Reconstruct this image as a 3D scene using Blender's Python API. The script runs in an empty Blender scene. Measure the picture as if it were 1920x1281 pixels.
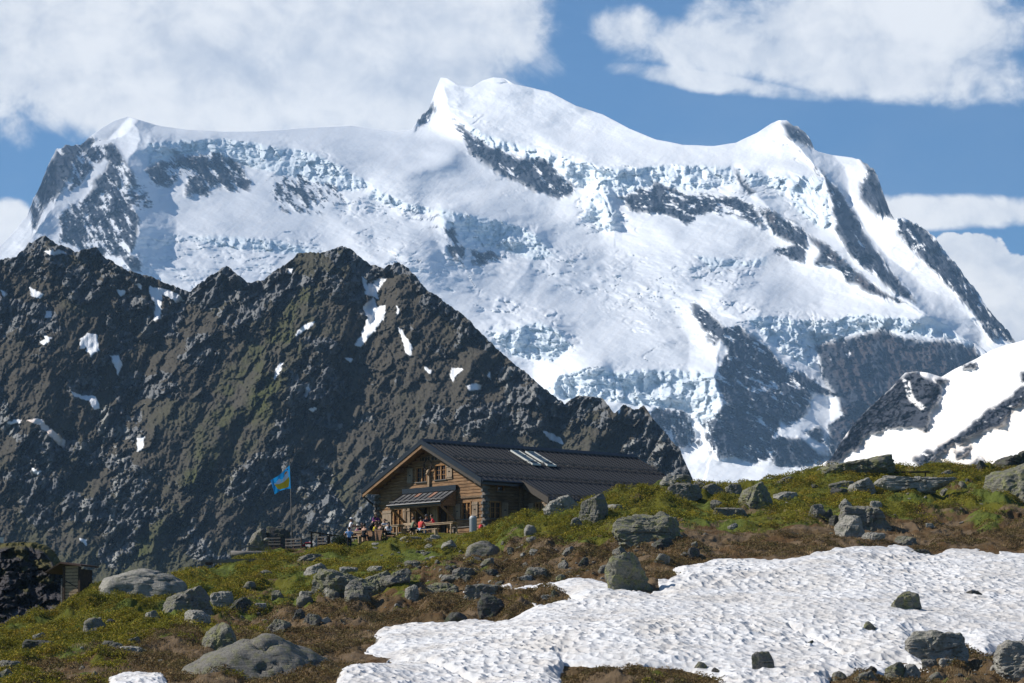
import bpy, bmesh, math, random
import numpy as np
from mathutils import Vector, Matrix
SC = bpy.context.scene
COL = SC.collection
# ------------------------------------------------------------------ camera
F = 6400.0; PITCH = 0.11641516
cP, sP = math.cos(PITCH), math.sin(PITCH)
cam = bpy.data.cameras.new('camera'); camo = bpy.data.objects.new('camera', cam); COL.objects.link(camo)
cam.lens = 120.0; cam.sensor_width = 36.0; cam.clip_start = 1.0; cam.clip_end = 60000.0
camo.location = (0, 0, 0); camo.rotation_euler = (math.pi/2 + PITCH, 0, 0)
SC.camera = camo

def at(px, py, Y):
    """world point seen at photo pixel (px, py) lying at depth Y"""
    px = np.asarray(px, float); py = np.asarray(py, float); Y = np.asarray(Y, float)
    a = (px-960)/F; b = (640.5-py)/F
    dy = cP - b*sP
    t = Y/dy
    return np.stack(np.broadcast_arrays(a*t, Y*np.ones_like(t), (sP+b*cP)*t), -1)
def atv(px, py, Y): return Vector([float(q) for q in at(px, py, Y)])
def to_px(x, y, z):
    d = y*cP + z*sP; u = -y*sP + z*cP
    return 960+F*x/d, 640.5-F*u/d
# ------------------------------------------------------------------ noise
def _h(ix, iy, iz, seed):
    h = (ix*374761393 + iy*668265263 + iz*2147483647 + seed*1274126177) & 0xffffffff
    h = ((h ^ (h >> 13))*1274126177) & 0xffffffff
    h = ((h ^ (h >> 16))*2246822519) & 0xffffffff
    return ((h ^ (h >> 15)) & 0xffffff)/float(0xffffff)
def vn2(x, y, seed=0):
    x = np.asarray(x, float); y = np.asarray(y, float)
    ix = np.floor(x).astype(np.int64); iy = np.floor(y).astype(np.int64)
    fx = x-ix; fy = y-iy
    fx = fx*fx*fx*(fx*(fx*6-15)+10); fy = fy*fy*fy*(fy*(fy*6-15)+10)
    a = _h(ix, iy, 0, seed); b = _h(ix+1, iy, 0, seed); c = _h(ix, iy+1, 0, seed); d = _h(ix+1, iy+1, 0, seed)
    return (a+(b-a)*fx)*(1-fy)+(c+(d-c)*fx)*fy
def vn3(x, y, z, seed=0):
    x = np.asarray(x, float); y = np.asarray(y, float); z = np.asarray(z, float)
    ix = np.floor(x).astype(np.int64); iy = np.floor(y).astype(np.int64); iz = np.floor(z).astype(np.int64)
    fx = x-ix; fy = y-iy; fz = z-iz
    fx = fx*fx*(3-2*fx); fy = fy*fy*(3-2*fy); fz = fz*fz*(3-2*fz)
    def pl(k):
        a = _h(ix, iy, iz+k, seed); b = _h(ix+1, iy, iz+k, seed); c = _h(ix, iy+1, iz+k, seed); d = _h(ix+1, iy+1, iz+k, seed)
        return (a+(b-a)*fx)*(1-fy)+(c+(d-c)*fx)*fy
    return pl(0)*(1-fz)+pl(1)*fz
def rot(x, y, a): return x*math.cos(a)-y*math.sin(a), x*math.sin(a)+y*math.cos(a)
def fbm(x, y, o=5, seed=0, g=.5):
    s = 0; a = 1; n = 0
    for i in range(o):
        s = s+a*(vn2(x, y, seed+i*17)*2-1); n += a; a *= g
        x, y = rot(x, y, .65); x = x*2.03+5.1; y = y*2.03+1.7
    return s/n
def rid(x, y, o=5, seed=0, g=.5):
    s = 0; a = 1; n = 0
    for i in range(o):
        s = s+a*(1-np.abs(vn2(x, y, seed+i*13)*2-1)*2); n += a; a *= g
        x, y = rot(x, y, .8); x = x*2.07+3.1; y = y*2.07+9.7
    return s/n
def cell(x, y, seed=0):
    """worley F1, F2, id"""
    ix = np.floor(x).astype(np.int64); iy = np.floor(y).astype(np.int64)
    f1 = np.full(x.shape, 9.); f2 = np.full(x.shape, 9.); idd = np.zeros(x.shape)
    for dx in (-1, 0, 1):
        for dy in (-1, 0, 1):
            cx = ix+dx; cy = iy+dy
            qx = cx+_h(cx, cy, 1, seed); qy = cy+_h(cx, cy, 2, seed)
            d = np.hypot(qx-x, qy-y)
            m = d < f1
            f2 = np.where(m, f1, np.minimum(f2, d)); idd = np.where(m, _h(cx, cy, 3, seed), idd); f1 = np.where(m, d, f1)
    return f1, f2, idd
def facet(x, y, seed=0, tilt=1.2):
    """broken rock: every cell is a flat plate of its own height and tilt, about -1..1"""
    ix = np.floor(x).astype(np.int64); iy = np.floor(y).astype(np.int64)
    f1 = np.full(x.shape, 9.); out = np.zeros(x.shape)
    for dx in (-1, 0, 1):
        for dy in (-1, 0, 1):
            cx = ix+dx; cy = iy+dy; qx = cx+_h(cx, cy, 1, seed); qy = cy+_h(cx, cy, 2, seed)
            ax = x-qx; ay = y-qy; d = ax*ax+ay*ay; m = d < f1
            v = _h(cx, cy, 3, seed)*2-1+tilt*(ax*(_h(cx, cy, 4, seed)*2-1)+ay*(_h(cx, cy, 5, seed)*2-1))*1.4
            out = np.where(m, v, out); f1 = np.where(m, d, f1)
    return out
def sstep(a, b, x):
    t = np.clip((x-a)/(b-a), 0, 1); return t*t*(3-2*t)
def sdpoly(px, py, poly):
    """signed distance, positive inside"""
    p = np.asarray(poly, float); n = len(p); d2 = np.full(px.shape, 1e18); ins = np.zeros(px.shape, bool)
    for i in range(n):
        ax, ay = p[i]; bx, by = p[(i+1) % n]
        ex = bx-ax; ey = by-ay; L = ex*ex+ey*ey+1e-9
        t = np.clip(((px-ax)*ex+(py-ay)*ey)/L, 0, 1)
        d2 = np.minimum(d2, (px-ax-t*ex)**2+(py-ay-t*ey)**2)
        if ay != by:
            c = ((ay > py) != (by > py)) & (px < (bx-ax)*(py-ay)/(by-ay)+ax)
            ins ^= c
    d = np.sqrt(d2)
    return np.where(ins, d, -d)
def dline(px, py, line):
    """unsigned distance to an open polyline and the parameter 0..1 and side"""
    p = np.asarray(line, float); best = np.full(px.shape, 1e9); tt = np.zeros(px.shape); sd = np.zeros(px.shape)
    n = len(p)-1
    for i in range(n):
        ax, ay = p[i]; bx, by = p[i+1]; ex = bx-ax; ey = by-ay; L = ex*ex+ey*ey+1e-9
        t = np.clip(((px-ax)*ex+(py-ay)*ey)/L, 0, 1)
        d = np.hypot(px-ax-t*ex, py-ay-t*ey)
        s = np.sign(ex*(py-ay)-ey*(px-ax)); m = d < best
        tt = np.where(m, (i+t)/n, tt); sd = np.where(m, s, sd); best = np.where(m, d, best)
    return best, tt, sd
def blur(a, sx, sy):
    def k1(s):
        r = int(max(1, round(s*2.5))); k = np.exp(-.5*(np.arange(-r, r+1)/s)**2); return k/k.sum(), r
    for ax, s in ((0, sx), (1, sy)):
        if s <= 0: continue
        k, r = k1(s); pad = [(0, 0), (0, 0)]; pad[ax] = (r, r); b = np.pad(a, pad, mode='edge'); o = np.zeros_like(a)
        for i, w in enumerate(k):
            sl = [slice(None), slice(None)]; sl[ax] = slice(i, i+a.shape[ax]); o += w*b[tuple(sl)]
        a = o
    return a
def relief(g, dx, dy, lam=.6):
    """surface whose slope along axis 1 follows g, with as little change along axis 0 as possible"""
    G = np.concatenate([g, g[::-1]], 0); G = np.concatenate([G, -G[:, ::-1]], 1)
    kx = 2*np.pi*np.fft.fftfreq(G.shape[0], dx)[:, None]; ky = 2*np.pi*np.fft.fftfreq(G.shape[1], dy)[None]
    den = ky*ky+lam*kx*kx; den[0, 0] = 1; H = np.fft.fft2(G)*(-1j*ky)/den; H[0, 0] = 0
    return np.real(np.fft.ifft2(H))[:g.shape[0], :g.shape[1]]
def sample(A, u0, du, v0, dv, U, V):
    x = np.clip((U-u0)/du, 0, A.shape[0]-1.001); y = np.clip((V-v0)/dv, 0, A.shape[1]-1.001)
    i = x.astype(int); j = y.astype(int); a = x-i; b = y-j
    return (A[i, j]*(1-a)+A[i+1, j]*a)*(1-b)+(A[i, j+1]*(1-a)+A[i+1, j+1]*a)*b
# ------------------------------------------------------------------ objects
def tag(o, label=None, cat=None, group=None, kind=None):
    if label: o['label'] = label
    if cat: o['category'] = cat
    if group: o['group'] = group
    if kind: o['kind'] = kind
    return o
def empty(name, loc=(0, 0, 0), rz=0.0):
    o = bpy.data.objects.new(name, None); COL.objects.link(o); o.location = loc; o.rotation_euler = (0, 0, rz)
    o.empty_display_size = .2
    return o
def raw_mesh(name, V, Fq, mat=None, attrs=None, smooth=True, parent=None, colors=None):
    """V (n,3) array, Fq (m,k) int array"""
    me = bpy.data.meshes.new(name); V = np.ascontiguousarray(V, np.float32); Fq = np.ascontiguousarray(Fq, np.int32)
    me.vertices.add(len(V)); me.vertices.foreach_set('co', V.ravel())
    m, k = Fq.shape
    me.loops.add(m*k); me.loops.foreach_set('vertex_index', Fq.ravel())
    me.polygons.add(m); me.polygons.foreach_set('loop_start', np.arange(0, m*k, k, dtype=np.int32))
    me.polygons.foreach_set('loop_total', np.full(m, k, np.int32))
    me.polygons.foreach_set('use_smooth', np.full(m, bool(smooth)))
    for n, a in (attrs or {}).items():
        at_ = me.attributes.new(n, 'FLOAT', 'POINT'); at_.data.foreach_set('value', np.ascontiguousarray(a, np.float32).ravel())
    if colors is not None:
        at_ = me.attributes.new('tint', 'FLOAT_COLOR', 'POINT'); c4 = np.ones((len(V), 4), np.float32); c4[:, :3] = colors
        at_.data.foreach_set('color', c4.ravel())
    me.update(calc_edges=True)
    o = bpy.data.objects.new(name, me); COL.objects.link(o)
    if mat: me.materials.append(mat)
    if parent: o.parent = parent
    return o
def grid_mesh(name, P, mat, attrs=None, keep=None, smooth=True, colors=None):
    n, m = P.shape[:2]; idx = np.arange(n*m).reshape(n, m)
    Fq = np.stack([idx[:-1, :-1], idx[1:, :-1], idx[1:, 1:], idx[:-1, 1:]], -1).reshape(-1, 4)
    V = P.reshape(-1, 3); A = {k: v.reshape(-1) for k, v in (attrs or {}).items()}; C = None if colors is None else colors.reshape(-1, 3)
    if keep is not None:
        kf = keep.reshape(-1)[Fq].any(1); Fq = Fq[kf]; used = np.zeros(len(V), bool); used[Fq.ravel()] = True
        mp = np.cumsum(used)-1; Fq = mp[Fq]; V = V[used]; A = {k: v[used] for k, v in A.items()}
        if C is not None: C = C[used]
    return raw_mesh(name, V, Fq, mat, A, smooth, colors=C)
# ------------------------------------------------------------------ node helper
class NT:
    def __init__(s, name):
        s.m = bpy.data.materials.new(name); s.m.use_nodes = True; s.t = s.m.node_tree; s.t.nodes.clear()
        s.out = s.t.nodes.new('ShaderNodeOutputMaterial')
    def n(s, typ, ins=None, **kw):
        nd = s.t.nodes.new('ShaderNode'+typ)
        for k, v in kw.items(): setattr(nd, k, v)
        for k, v in (ins or {}).items():
            if isinstance(v, bpy.types.NodeSocket): s.t.links.new(v, nd.inputs[k])
            else: nd.inputs[k].default_value = v
        return nd
    def attr(s, n, c=False): return s.n('Attribute', attribute_name=n).outputs['Color' if c else 'Fac']
    def obj(s): return s.n('TexCoord').outputs['Object']
    def noise(s, scale, detail=4, vec=None, rough=.55, dist=0.):
        i = {'Scale': scale, 'Detail': detail, 'Roughness': rough, 'Distortion': dist}
        if vec is None: vec = s.obj()
        i['Vector'] = vec
        return s.n('TexNoise', i).outputs['Fac']
    def map(s, vec=None, loc=(0, 0, 0), rot=(0, 0, 0), scale=(1, 1, 1)):
        return s.n('Mapping', {'Vector': vec if vec is not None else s.obj(), 'Location': loc, 'Rotation': rot, 'Scale': scale}).outputs[0]
    def math(s, op, a, b=0., c=0., clamp=False):
        nd = s.n('Math', operation=op, use_clamp=clamp)
        for i, v in enumerate((a, b, c)):
            if isinstance(v, bpy.types.NodeSocket): s.t.links.new(v, nd.inputs[i])
            else: nd.inputs[i].default_value = v
        return nd.outputs[0]
    def ramp(s, fac, lo, hi):
        return s.n('MapRange', {'Value': fac, 'From Min': lo, 'From Max': hi}, interpolation_type='SMOOTHSTEP').outputs[0]
    def mix(s, f, a, b, bt='MIX'):
        nd = s.n('Mix', data_type='RGBA', blend_type=bt)
        for i, v in ((0, f), (6, a), (7, b)):
            if isinstance(v, bpy.types.NodeSocket): s.t.links.new(v, nd.inputs[i])
            else: nd.inputs[i].default_value = (*v, 1) if isinstance(v, (tuple, list)) and len(v) == 3 else v
        return nd.outputs[2]
    def bump(s, h, strength, dist): return s.n('Bump', {'Height': h, 'Strength': strength, 'Distance': dist}).outputs[0]
    def done(s, color, rough=.9, bump=None, spec=.2, metal=0., **kw):
        i = {'Base Color': color if isinstance(color, bpy.types.NodeSocket) else (*color, 1), 'Roughness': rough, 'Metallic': metal, 'Specular IOR Level': spec}
        if bump is not None: i['Normal'] = bump
        i.update(kw)
        p = s.n('BsdfPrincipled', i); s.t.links.new(p.outputs[0], s.out.inputs['Surface']); return s.m
def plain(name, col, rough=.8, var=.25, scale=6., spec=.25, metal=0., bs=.0):
    t = NT(name); nz = t.noise(scale, 5)
    c = t.mix(nz, tuple(x*(1-var) for x in col), tuple(min(1, x*(1+var)) for x in col))
    b = t.bump(t.noise(scale*3, 4), .5, bs) if bs else None
    return t.done(c, rough, b, spec, metal)
# ------------------------------------------------------------------ light
SUN = Vector((-0.80, 0.07, 0.60)).normalized()
sl = bpy.data.lights.new('sun', 'SUN'); so = bpy.data.objects.new('sun', sl); COL.objects.link(so)
sl.energy = 5.0; sl.angle = math.radians(.55); sl.color = (1, .955, .885)
so.rotation_euler = SUN.to_track_quat('Z', 'Y').to_euler()
w = bpy.data.worlds.new('World'); SC.world = w; w.use_nodes = True; wt = w.node_tree; wt.nodes.clear()
T = NT.__new__(NT); T.t = wt
wout = wt.nodes.new('ShaderNodeOutputWorld')
sky = T.n('TexSky', sky_type='NISHITA', sun_disc=False, altitude=2300., air_density=1., dust_density=.4, ozone_density=1.6)
sky.sun_elevation = math.asin(SUN.z); sky.sun_rotation = math.atan2(SUN.x, SUN.y)
gen = T.n('TexCoord').outputs['Generated']
sep = T.n('SeparateXYZ', {0: gen}).outputs
# direction as slopes: su = x/|y|, sv = z/|y|   (a direction, not a screen position)
ay = T.math('MAXIMUM', T.math('ABSOLUTE', sep[1]), .02)
su = T.math('DIVIDE', sep[0], ay); sv = T.math('DIVIDE', sep[2], ay)
def pxs(px): return (px-960)/F
def pys(py): return math.tan(PITCH+math.atan((640.5-py)/F))
vec = T.n('CombineXYZ', {0: su, 1: sv, 2: 0.}).outputs[0]
big = T.n('TexNoise', {'Vector': T.n('Mapping', {'Vector': vec, 'Scale': (1, 1.5, 1), 'Location': (.31, .2, 0)}).outputs[0], 'Scale': 13., 'Detail': 7., 'Roughness': .55, 'Distortion': .35}).outputs['Fac']
fine = T.n('TexNoise', {'Vector': T.n('Mapping', {'Vector': vec, 'Scale': (1, 1.2, 1), 'Location': (2.3, .7, 0)}).outputs[0], 'Scale': 42., 'Detail': 8., 'Roughness': .6, 'Distortion': .5}).outputs['Fac']
puff = T.n('TexNoise', {'Vector': vec, 'Scale': 120., 'Detail': 6., 'Roughness': .55, 'Distortion': .3}).outputs['Fac']
tot = None
def blob(cx, cy, rx, ry, amp=1., ang=0.):
    global tot
    dx = T.math('DIVIDE', T.math('SUBTRACT', su, pxs(cx)), rx/F); dy = T.math('DIVIDE', T.math('SUBTRACT', sv, pys(cy)), ry/F)
    if ang:
        a = math.radians(ang); k = rx/ry
        dx, dy = (T.math('ADD', T.math('MULTIPLY', dx, math.cos(a)), T.math('MULTIPLY', dy, math.sin(a)/k)),
                  T.math('SUBTRACT', T.math('MULTIPLY', dy, math.cos(a)), T.math('MULTIPLY', dx, math.sin(a)*k)))
    r2 = T.math('ADD', T.math('MULTIPLY', dx, dx), T.math('MULTIPLY', dy, dy))
    v = T.math('MULTIPLY', T.math('SUBTRACT', 1., r2), amp)
    v = T.math('MAXIMUM', v, -1.)
    tot = v if tot is None else T.math('MAXIMUM', tot, v)
blob(420, 60, 640, 235, 1.4); blob(750, 120, 260, 190, 1.2); blob(200, 60, 340, 170, 1.2); blob(960, 30, 90, 120, .8, 0)
blob(1500, 110, 400, 62, .85, -7); blob(1330, 150, 200, 22, .7, -8); blob(1860, 120, 90, 60, .5); blob(1180, 70, 90, 50, .55); blob(1640, 60, 360, 110, 1.0); blob(1720, 140, 260, 50, .7)
blob(1800, 398, 190, 30, .85); blob(0, 420, 50, 48, 1.3); 
nz = T.math('ADD', T.math('MULTIPLY', T.math('SUBTRACT', big, .5), 2.4), T.math('ADD', T.math('MULTIPLY', T.math('SUBTRACT', fine, .5), 2.1), T.math('MULTIPLY', T.math('SUBTRACT', puff, .5), .8)))
dens = T.math('ADD', T.math('MAXIMUM', tot, -1.), nz)
cov = T.ramp(dens, -.35, .55)
# crisp cumulus low on the right
t0_ = tot; tot = None
blob(1838, 500, 72, 66, 1.5); blob(1905, 560, 100, 90, 1.5); blob(1850, 590, 120, 80, 1.5); blob(1790, 470, 40, 36, 1.2); blob(2000, 600, 160, 120, 1.5)
cum = T.ramp(T.math('ADD', tot, T.math('ADD', T.math('MULTIPLY', T.math('SUBTRACT', fine, .5), 1.6), T.math('MULTIPLY', T.math('SUBTRACT', puff, .5), 1.5))), .0, .22)
cov = T.math('MULTIPLY', T.math('MAXIMUM', cov, cum), T.ramp(sep[1], .0, .2))
# broken cloud over the rest of the sky
gz = T.n('TexNoise', {'Vector': gen, 'Scale': 3.2, 'Detail': 6.}).outputs['Fac']
cov2 = T.math('MULTIPLY', T.ramp(gz, .60, .72), T.ramp(sv, .26, .5))
cov = T.math('MAXIMUM', cov, cov2)
lum = T.math('ADD', T.math('MULTIPLY', T.ramp(T.math('ADD', T.math('MULTIPLY', big, .45), T.math('ADD', T.math('MULTIPLY', fine, .35), T.math('MULTIPLY', puff, .2))), .36, .60), .95), .05)
ccol = T.mix(lum, (6.9, 7.5, 8.6), (13.0, 12.9, 12.7))
veil = T.math('MULTIPLY', T.ramp(big, .35, .8), .16)
tinted = T.mix(1., sky.outputs[0], (.50, .84, 1.12), 'MULTIPLY')
hz = T.mix(veil, tinted, (5.2, 6.1, 7.4))
fin = T.mix(T.math('MULTIPLY', cov, .93), hz, ccol)
bg = T.n('Background', {'Color': fin, 'Strength': .065})
wt.links.new(bg.outputs[0], wout.inputs[0])
SC.view_settings.view_transform = 'Standard'; SC.view_settings.look = 'None'; SC.view_settings.gamma = 1; SC.view_settings.exposure = .36
SC.cycles.max_bounces = 6; SC.cycles.volume_bounces = 1; SC.cycles.use_denoising = True
# air
def haze_box():
    t = NT('haze_air')
    v = t.n('VolumePrincipled', {'Color': (.42, .68, 1., 1), 'Density': 3.5e-5, 'Anisotropy': .0}); t.t.links.new(v.outputs[0], t.out.inputs['Volume'])
    x, y0, y1, z0, z1 = 6000, -600, 11500, -60, 2300
    V = [(a, b, c) for a in (-x, x) for b in (y0, y1) for c in (z0, z1)]
    o = raw_mesh('haze', np.array(V), np.array([(0, 1, 3, 2), (4, 6, 7, 5), (0, 4, 5, 1), (2, 3, 7, 6), (0, 2, 6, 4), (1, 5, 7, 3)]), t.m, smooth=False)
    tag(o, kind='stuff', label='thin blue mountain air between the slope and the far glaciers', cat='haze')
haze_box()

def unseen_cloud_bank():
    # the cloud added unseen above and left of the view to shade the glacier's left half
    V, Fq = [], []
    bm = bmesh.new(); bmesh.ops.create_icosphere(bm, subdivisions=3, radius=1.0); V = np.array([v.co[:] for v in bm.verts]); Fq = np.array([[v.index for v in f.verts] for f in bm.faces]); bm.free()
    t = NT('unseen_cloud_vapour'); o = t.n('TexCoord').outputs['Object']
    n = t.n('TexNoise', {'Vector': o, 'Scale': 2.3, 'Detail': 4., 'Roughness': .55}).outputs['Fac']
    r = t.n('VectorMath', {0: o}, operation='LENGTH').outputs['Value']
    d = t.math('MULTIPLY', t.ramp(t.math('SUBTRACT', n, t.math('MULTIPLY', t.math('SUBTRACT', r, .5), .22)), .46, .60), .0012)
    v = t.n('VolumePrincipled', {'Color': (1, 1, 1, 1), 'Density': d, 'Anisotropy': .3}); t.t.links.new(v.outputs[0], t.out.inputs['Volume'])
    ob = raw_mesh('unseen_cloud', V*(1+.12*fbm(V[:, 0]*2+3, V[:, 1]*2+V[:, 2], 3, 5))[:, None], Fq, t.m); ob.location = (-2950, 7500, 2950); ob.scale = (1500, 1700, 330)
    tag(ob, kind='structure')
unseen_cloud_bank()
# ------------------------------------------------------------------ glaciated massif
def ip(u, pts, k=1):
    p = np.array(pts, float); return np.interp(u, p[:, 0], p[:, k])
SIL = [(-120, 520), (-40, 482), (0, 462), (30, 430), (50, 405), (62, 375), (78, 340), (90, 310), (105, 282), (122, 272), (150, 273), (165, 258), (190, 240), (215, 226), (238, 219), (262, 226), (300, 237), (350, 243), (420, 248), (480, 247), (540, 243), (600, 238), (660, 236), (700, 243), (740, 246), (772, 243), (790, 217), (805, 203), (816, 170), (826, 145), (838, 146), (860, 160), (885, 164), (905, 152), (925, 146), (945, 147), (965, 158), (990, 163), (1030, 172), (1080, 198), (1130, 215), (1180, 242), (1230, 262), (1280, 272), (1340, 273), (1380, 268), (1420, 250), (1445, 233), (1460, 226), (1475, 226), (1485, 234), (1505, 245), (1520, 262), (1528, 282), (1560, 290), (1600, 296), (1625, 305), (1645, 325), (1652, 350), (1665, 385), (1675, 408), (1700, 408), (1725, 425), (1750, 440), (1775, 475), (1798, 500), (1830, 545), (1855, 580), (1880, 610), (1905, 640), (1960, 700), (2060, 780)]
ROCK = [  # density, noise direction (deg), stretch, polygon
 (.80, 60, [(58, 425), (62, 385), (78, 340), (90, 310), (105, 280), (122, 270), (150, 270), (165, 256), (178, 262), (150, 300), (130, 340), (105, 375), (80, 400), (66, 428)]),
 (.62, 60, [(165, 275), (215, 262), (235, 300), (255, 340), (250, 380), (262, 420), (250, 470), (225, 485), (180, 480), (150, 470), (112, 458), (108, 400), (150, 380), (180, 350), (150, 352), (125, 365), (135, 320)]),
 (.62, 40, [(270, 320), (300, 300), (340, 292), (400, 288), (440, 305), (480, 340), (462, 362), (430, 358), (400, 345), (386, 372), (350, 366), (340, 335), (310, 352), (280, 345)]),
 (.48, 45, [(495, 330), (560, 328), (640, 350), (675, 375), (640, 392), (600, 400), (540, 402), (510, 380)]),
 (.40, 0, [(190, 300), (260, 330), (290, 390), (250, 400), (230, 350)]),
 (.78, 38, [(846, 226), (862, 232), (900, 262), (960, 290), (1010, 298), (1045, 320), (1075, 345), (1083, 366), (1045, 377), (1000, 355), (930, 322), (885, 285), (856, 252)]),
 (.85, 50, [(776, 243), (790, 215), (812, 200), (822, 206), (806, 222), (792, 236)]),
 (.58, 60, [(826, 425), (850, 430), (875, 470), (868, 500), (840, 470)]),
 (.62, 20, [(880, 473), (930, 470), (940, 488), (900, 500), (882, 492)]),
 (.66, 15, [(1160, 372), (1200, 352), (1240, 346), (1290, 362), (1350, 366), (1390, 372), (1420, 396), (1428, 422), (1380, 405), (1330, 400), (1290, 418), (1240, 405), (1180, 395)]),
 (.85, 50, [(1375, 325), (1388, 330), (1412, 362), (1405, 370), (1390, 355)]),
 (.76, 35, [(1420, 388), (1455, 395), (1510, 436), (1518, 462), (1505, 492), (1480, 492), (1448, 474), (1452, 466), (1490, 462), (1450, 430)]),
 (.82, 30, [(1522, 445), (1560, 462), (1600, 505), (1660, 548), (1700, 570), (1650, 556), (1590, 530), (1560, 505), (1530, 498), (1540, 478)]),
 (.92, 50, [(1463, 232), (1485, 230), (1512, 243), (1528, 282), (1505, 275), (1482, 262), (1470, 245)]),
 (.80, 60, [(1540, 322), (1560, 345), (1590, 380), (1620, 440), (1660, 490), (1700, 545), (1718, 568), (1690, 556), (1640, 515), (1590, 478), (1568, 430), (1556, 380)]),
 (.7, 60, [(1478, 262), (1500, 290), (1545, 330), (1552, 345), (1530, 325), (1490, 285)]),
 (.88, 65, [(1612, 298), (1645, 322), (1660, 370), (1678, 412), (1650, 405), (1618, 372), (1612, 345), (1628, 322)]),
 (.82, 60, [(1680, 408), (1725, 422), (1778, 475), (1830, 542), (1912, 645), (1868, 628), (1800, 562), (1745, 505), (1712, 470), (1690, 440)]),
 (.60, 60, [(1690, 560), (1760, 600), (1850, 650), (1880, 640), (1800, 590), (1740, 540)][:0] or [(1815, 590), (1860, 615), (1890, 650), (1850, 630)]),
 (.74, 30, [(1300, 562), (1330, 585), (1352, 618), (1385, 612), (1430, 648), (1480, 690), (1520, 708), (1562, 740), (1558, 770), (1530, 800), (1545, 860), (1400, 868), (1348, 852), (1332, 800), (1355, 760), (1346, 690), (1342, 640), (1318, 622), (1302, 590)]),
 (.97, 70, [(1532, 645), (1560, 640), (1600, 632), (1650, 620), (1700, 638), (1770, 637), (1820, 652), (1850, 690), (1740, 800), (1620, 900), (1560, 868), (1552, 800), (1560, 740), (1540, 700)]),
 (.72, 80, [(1210, 775), (1255, 762), (1300, 775), (1312, 835), (1262, 840), (1225, 800)]),
 (.60, 80, [(1325, 790), (1350, 780), (1355, 860), (1330, 850), (1318, 820)]),
 (.85, 20, [(1470, 800), (1540, 780), (1550, 860), (1500, 880), (1450, 868)]),
 (.75, 50, [(225, 480), (262, 478), (272, 510), (240, 505)]),
]
SNOWCUT = [[(1520, 742), (1565, 745), (1575, 775), (1540, 800), (1500, 812), (1480, 800), (1515, 778)], [(1465, 785), (1480, 800), (1545, 830), (1548, 858), (1500, 820), (1462, 818)],
           [(148, 352), (196, 300), (205, 306), (178, 345), (130, 385), (92, 420), (60, 448), (80, 415)], [(1350, 640), (1362, 660), (1350, 690), (1344, 650)]]
ICE = [  # steep ice walls
 [(272, 268), (350, 262), (420, 260), (520, 274), (590, 286), (650, 318), (705, 352), (660, 362), (600, 348), (520, 326), (460, 312), (400, 292), (330, 292), (276, 312)],
 [(700, 350), (760, 380), (810, 392), (815, 402), (760, 396), (690, 372)],
 [(852, 212), (900, 246), (990, 276), (1080, 300), (1150, 316), (1260, 308), (1370, 312), (1382, 345), (1300, 358), (1200, 352), (1160, 372), (1135, 345), (1085, 352), (1050, 325), (990, 298), (905, 268), (868, 240)],
 [(1380, 312), (1440, 328), (1500, 330), (1545, 335), (1555, 380), (1562, 430), (1535, 430), (1495, 398), (1478, 362), (1430, 348), (1400, 352), (1385, 335)],
 [(820, 388), (950, 415), (1010, 440), (1040, 480), (1000, 490), (930, 465), (880, 462), (830, 430)],
 [(1020, 735), (1045, 705), (1090, 690), (1150, 697), (1220, 690), (1352, 700), (1355, 770), (1335, 830), (1300, 772), (1160, 755), (1060, 750)],
 [(1400, 592), (1460, 594), (1530, 602), (1620, 588), (1700, 598), (1820, 640), (1760, 634), (1640, 618), (1535, 642), (1525, 692), (1490, 676), (1440, 640), (1410, 615)],
 [(1120, 342), (1142, 345), (1160, 400), (1145, 440), (1118, 425), (1092, 408)],
 [(925, 628), (1010, 600), (1050, 620), (1072, 650), (1040, 680), (960, 668)],
 [(1300, 478), (1400, 490), (1440, 480), (1440, 500), (1330, 505)],
 [(330, 445), (420, 440), (520, 450), (600, 470), (560, 480), (400, 462)],
]
FLAT = [  # gentle snowfields
 ((3.4), [(270, 232), (700, 232), (860, 250), (860, 300), (760, 330), (600, 275), (420, 255), (280, 258)]),
 ((3.0), [(1000, 240), (1290, 275), (1480, 290), (1545, 325), (1370, 305), (1260, 300), (1150, 308), (1060, 285)]),
 ((2.6), [(700, 330), (900, 330), (1020, 400), (1120, 440), (1280, 470), (1100, 500), (960, 470), (850, 390)]),
 ((2.8), [(1380, 500), (1560, 520), (1700, 580), (1700, 592), (1540, 598), (1400, 585)]),
 ((2.8), [(850, 560), (1250, 560), (1340, 690), (1090, 684), (930, 600)]),
 ((4.0), [(1200, 868), (1620, 862), (1620, 960), (1200, 960)]),
 ((2.6), [(620, 400), (820, 400), (820, 480), (700, 480)]),
]
SERAC = [(1., [(820, 400), (1010, 430), (1040, 500), (960, 520), (860, 500)]), (.5, [(1000, 450), (1330, 480), (1360, 560), (1340, 660), (1200, 640), (1100, 560), (1000, 520)]),
         (.9, [(880, 540), (1060, 590), (1090, 650), (1040, 690), (930, 650)]), (.5, [(260, 440), (600, 440), (640, 520), (360, 540), (260, 500)]),
         (.9, [(1080, 340), (1160, 340), (1180, 430), (1090, 420)]), (.9, [(1280, 490), (1420, 490), (1420, 540), (1300, 540)]),
         (.7, [(620, 380), (860, 400), (860, 520), (700, 500)]), (.6, [(850, 200), (1050, 290), (1370, 320), (1560, 340), (1560, 430), (1300, 350), (1080, 330)]),
         (.6, [(1340, 560), (1640, 600), (1540, 690), (1420, 640), (1340, 600)]), (.6, [(270, 260), (600, 280), (700, 360), (480, 320), (280, 300)]), (.5, [(1030, 700), (1350, 700), (1350, 800), (1200, 760)])]
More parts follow.
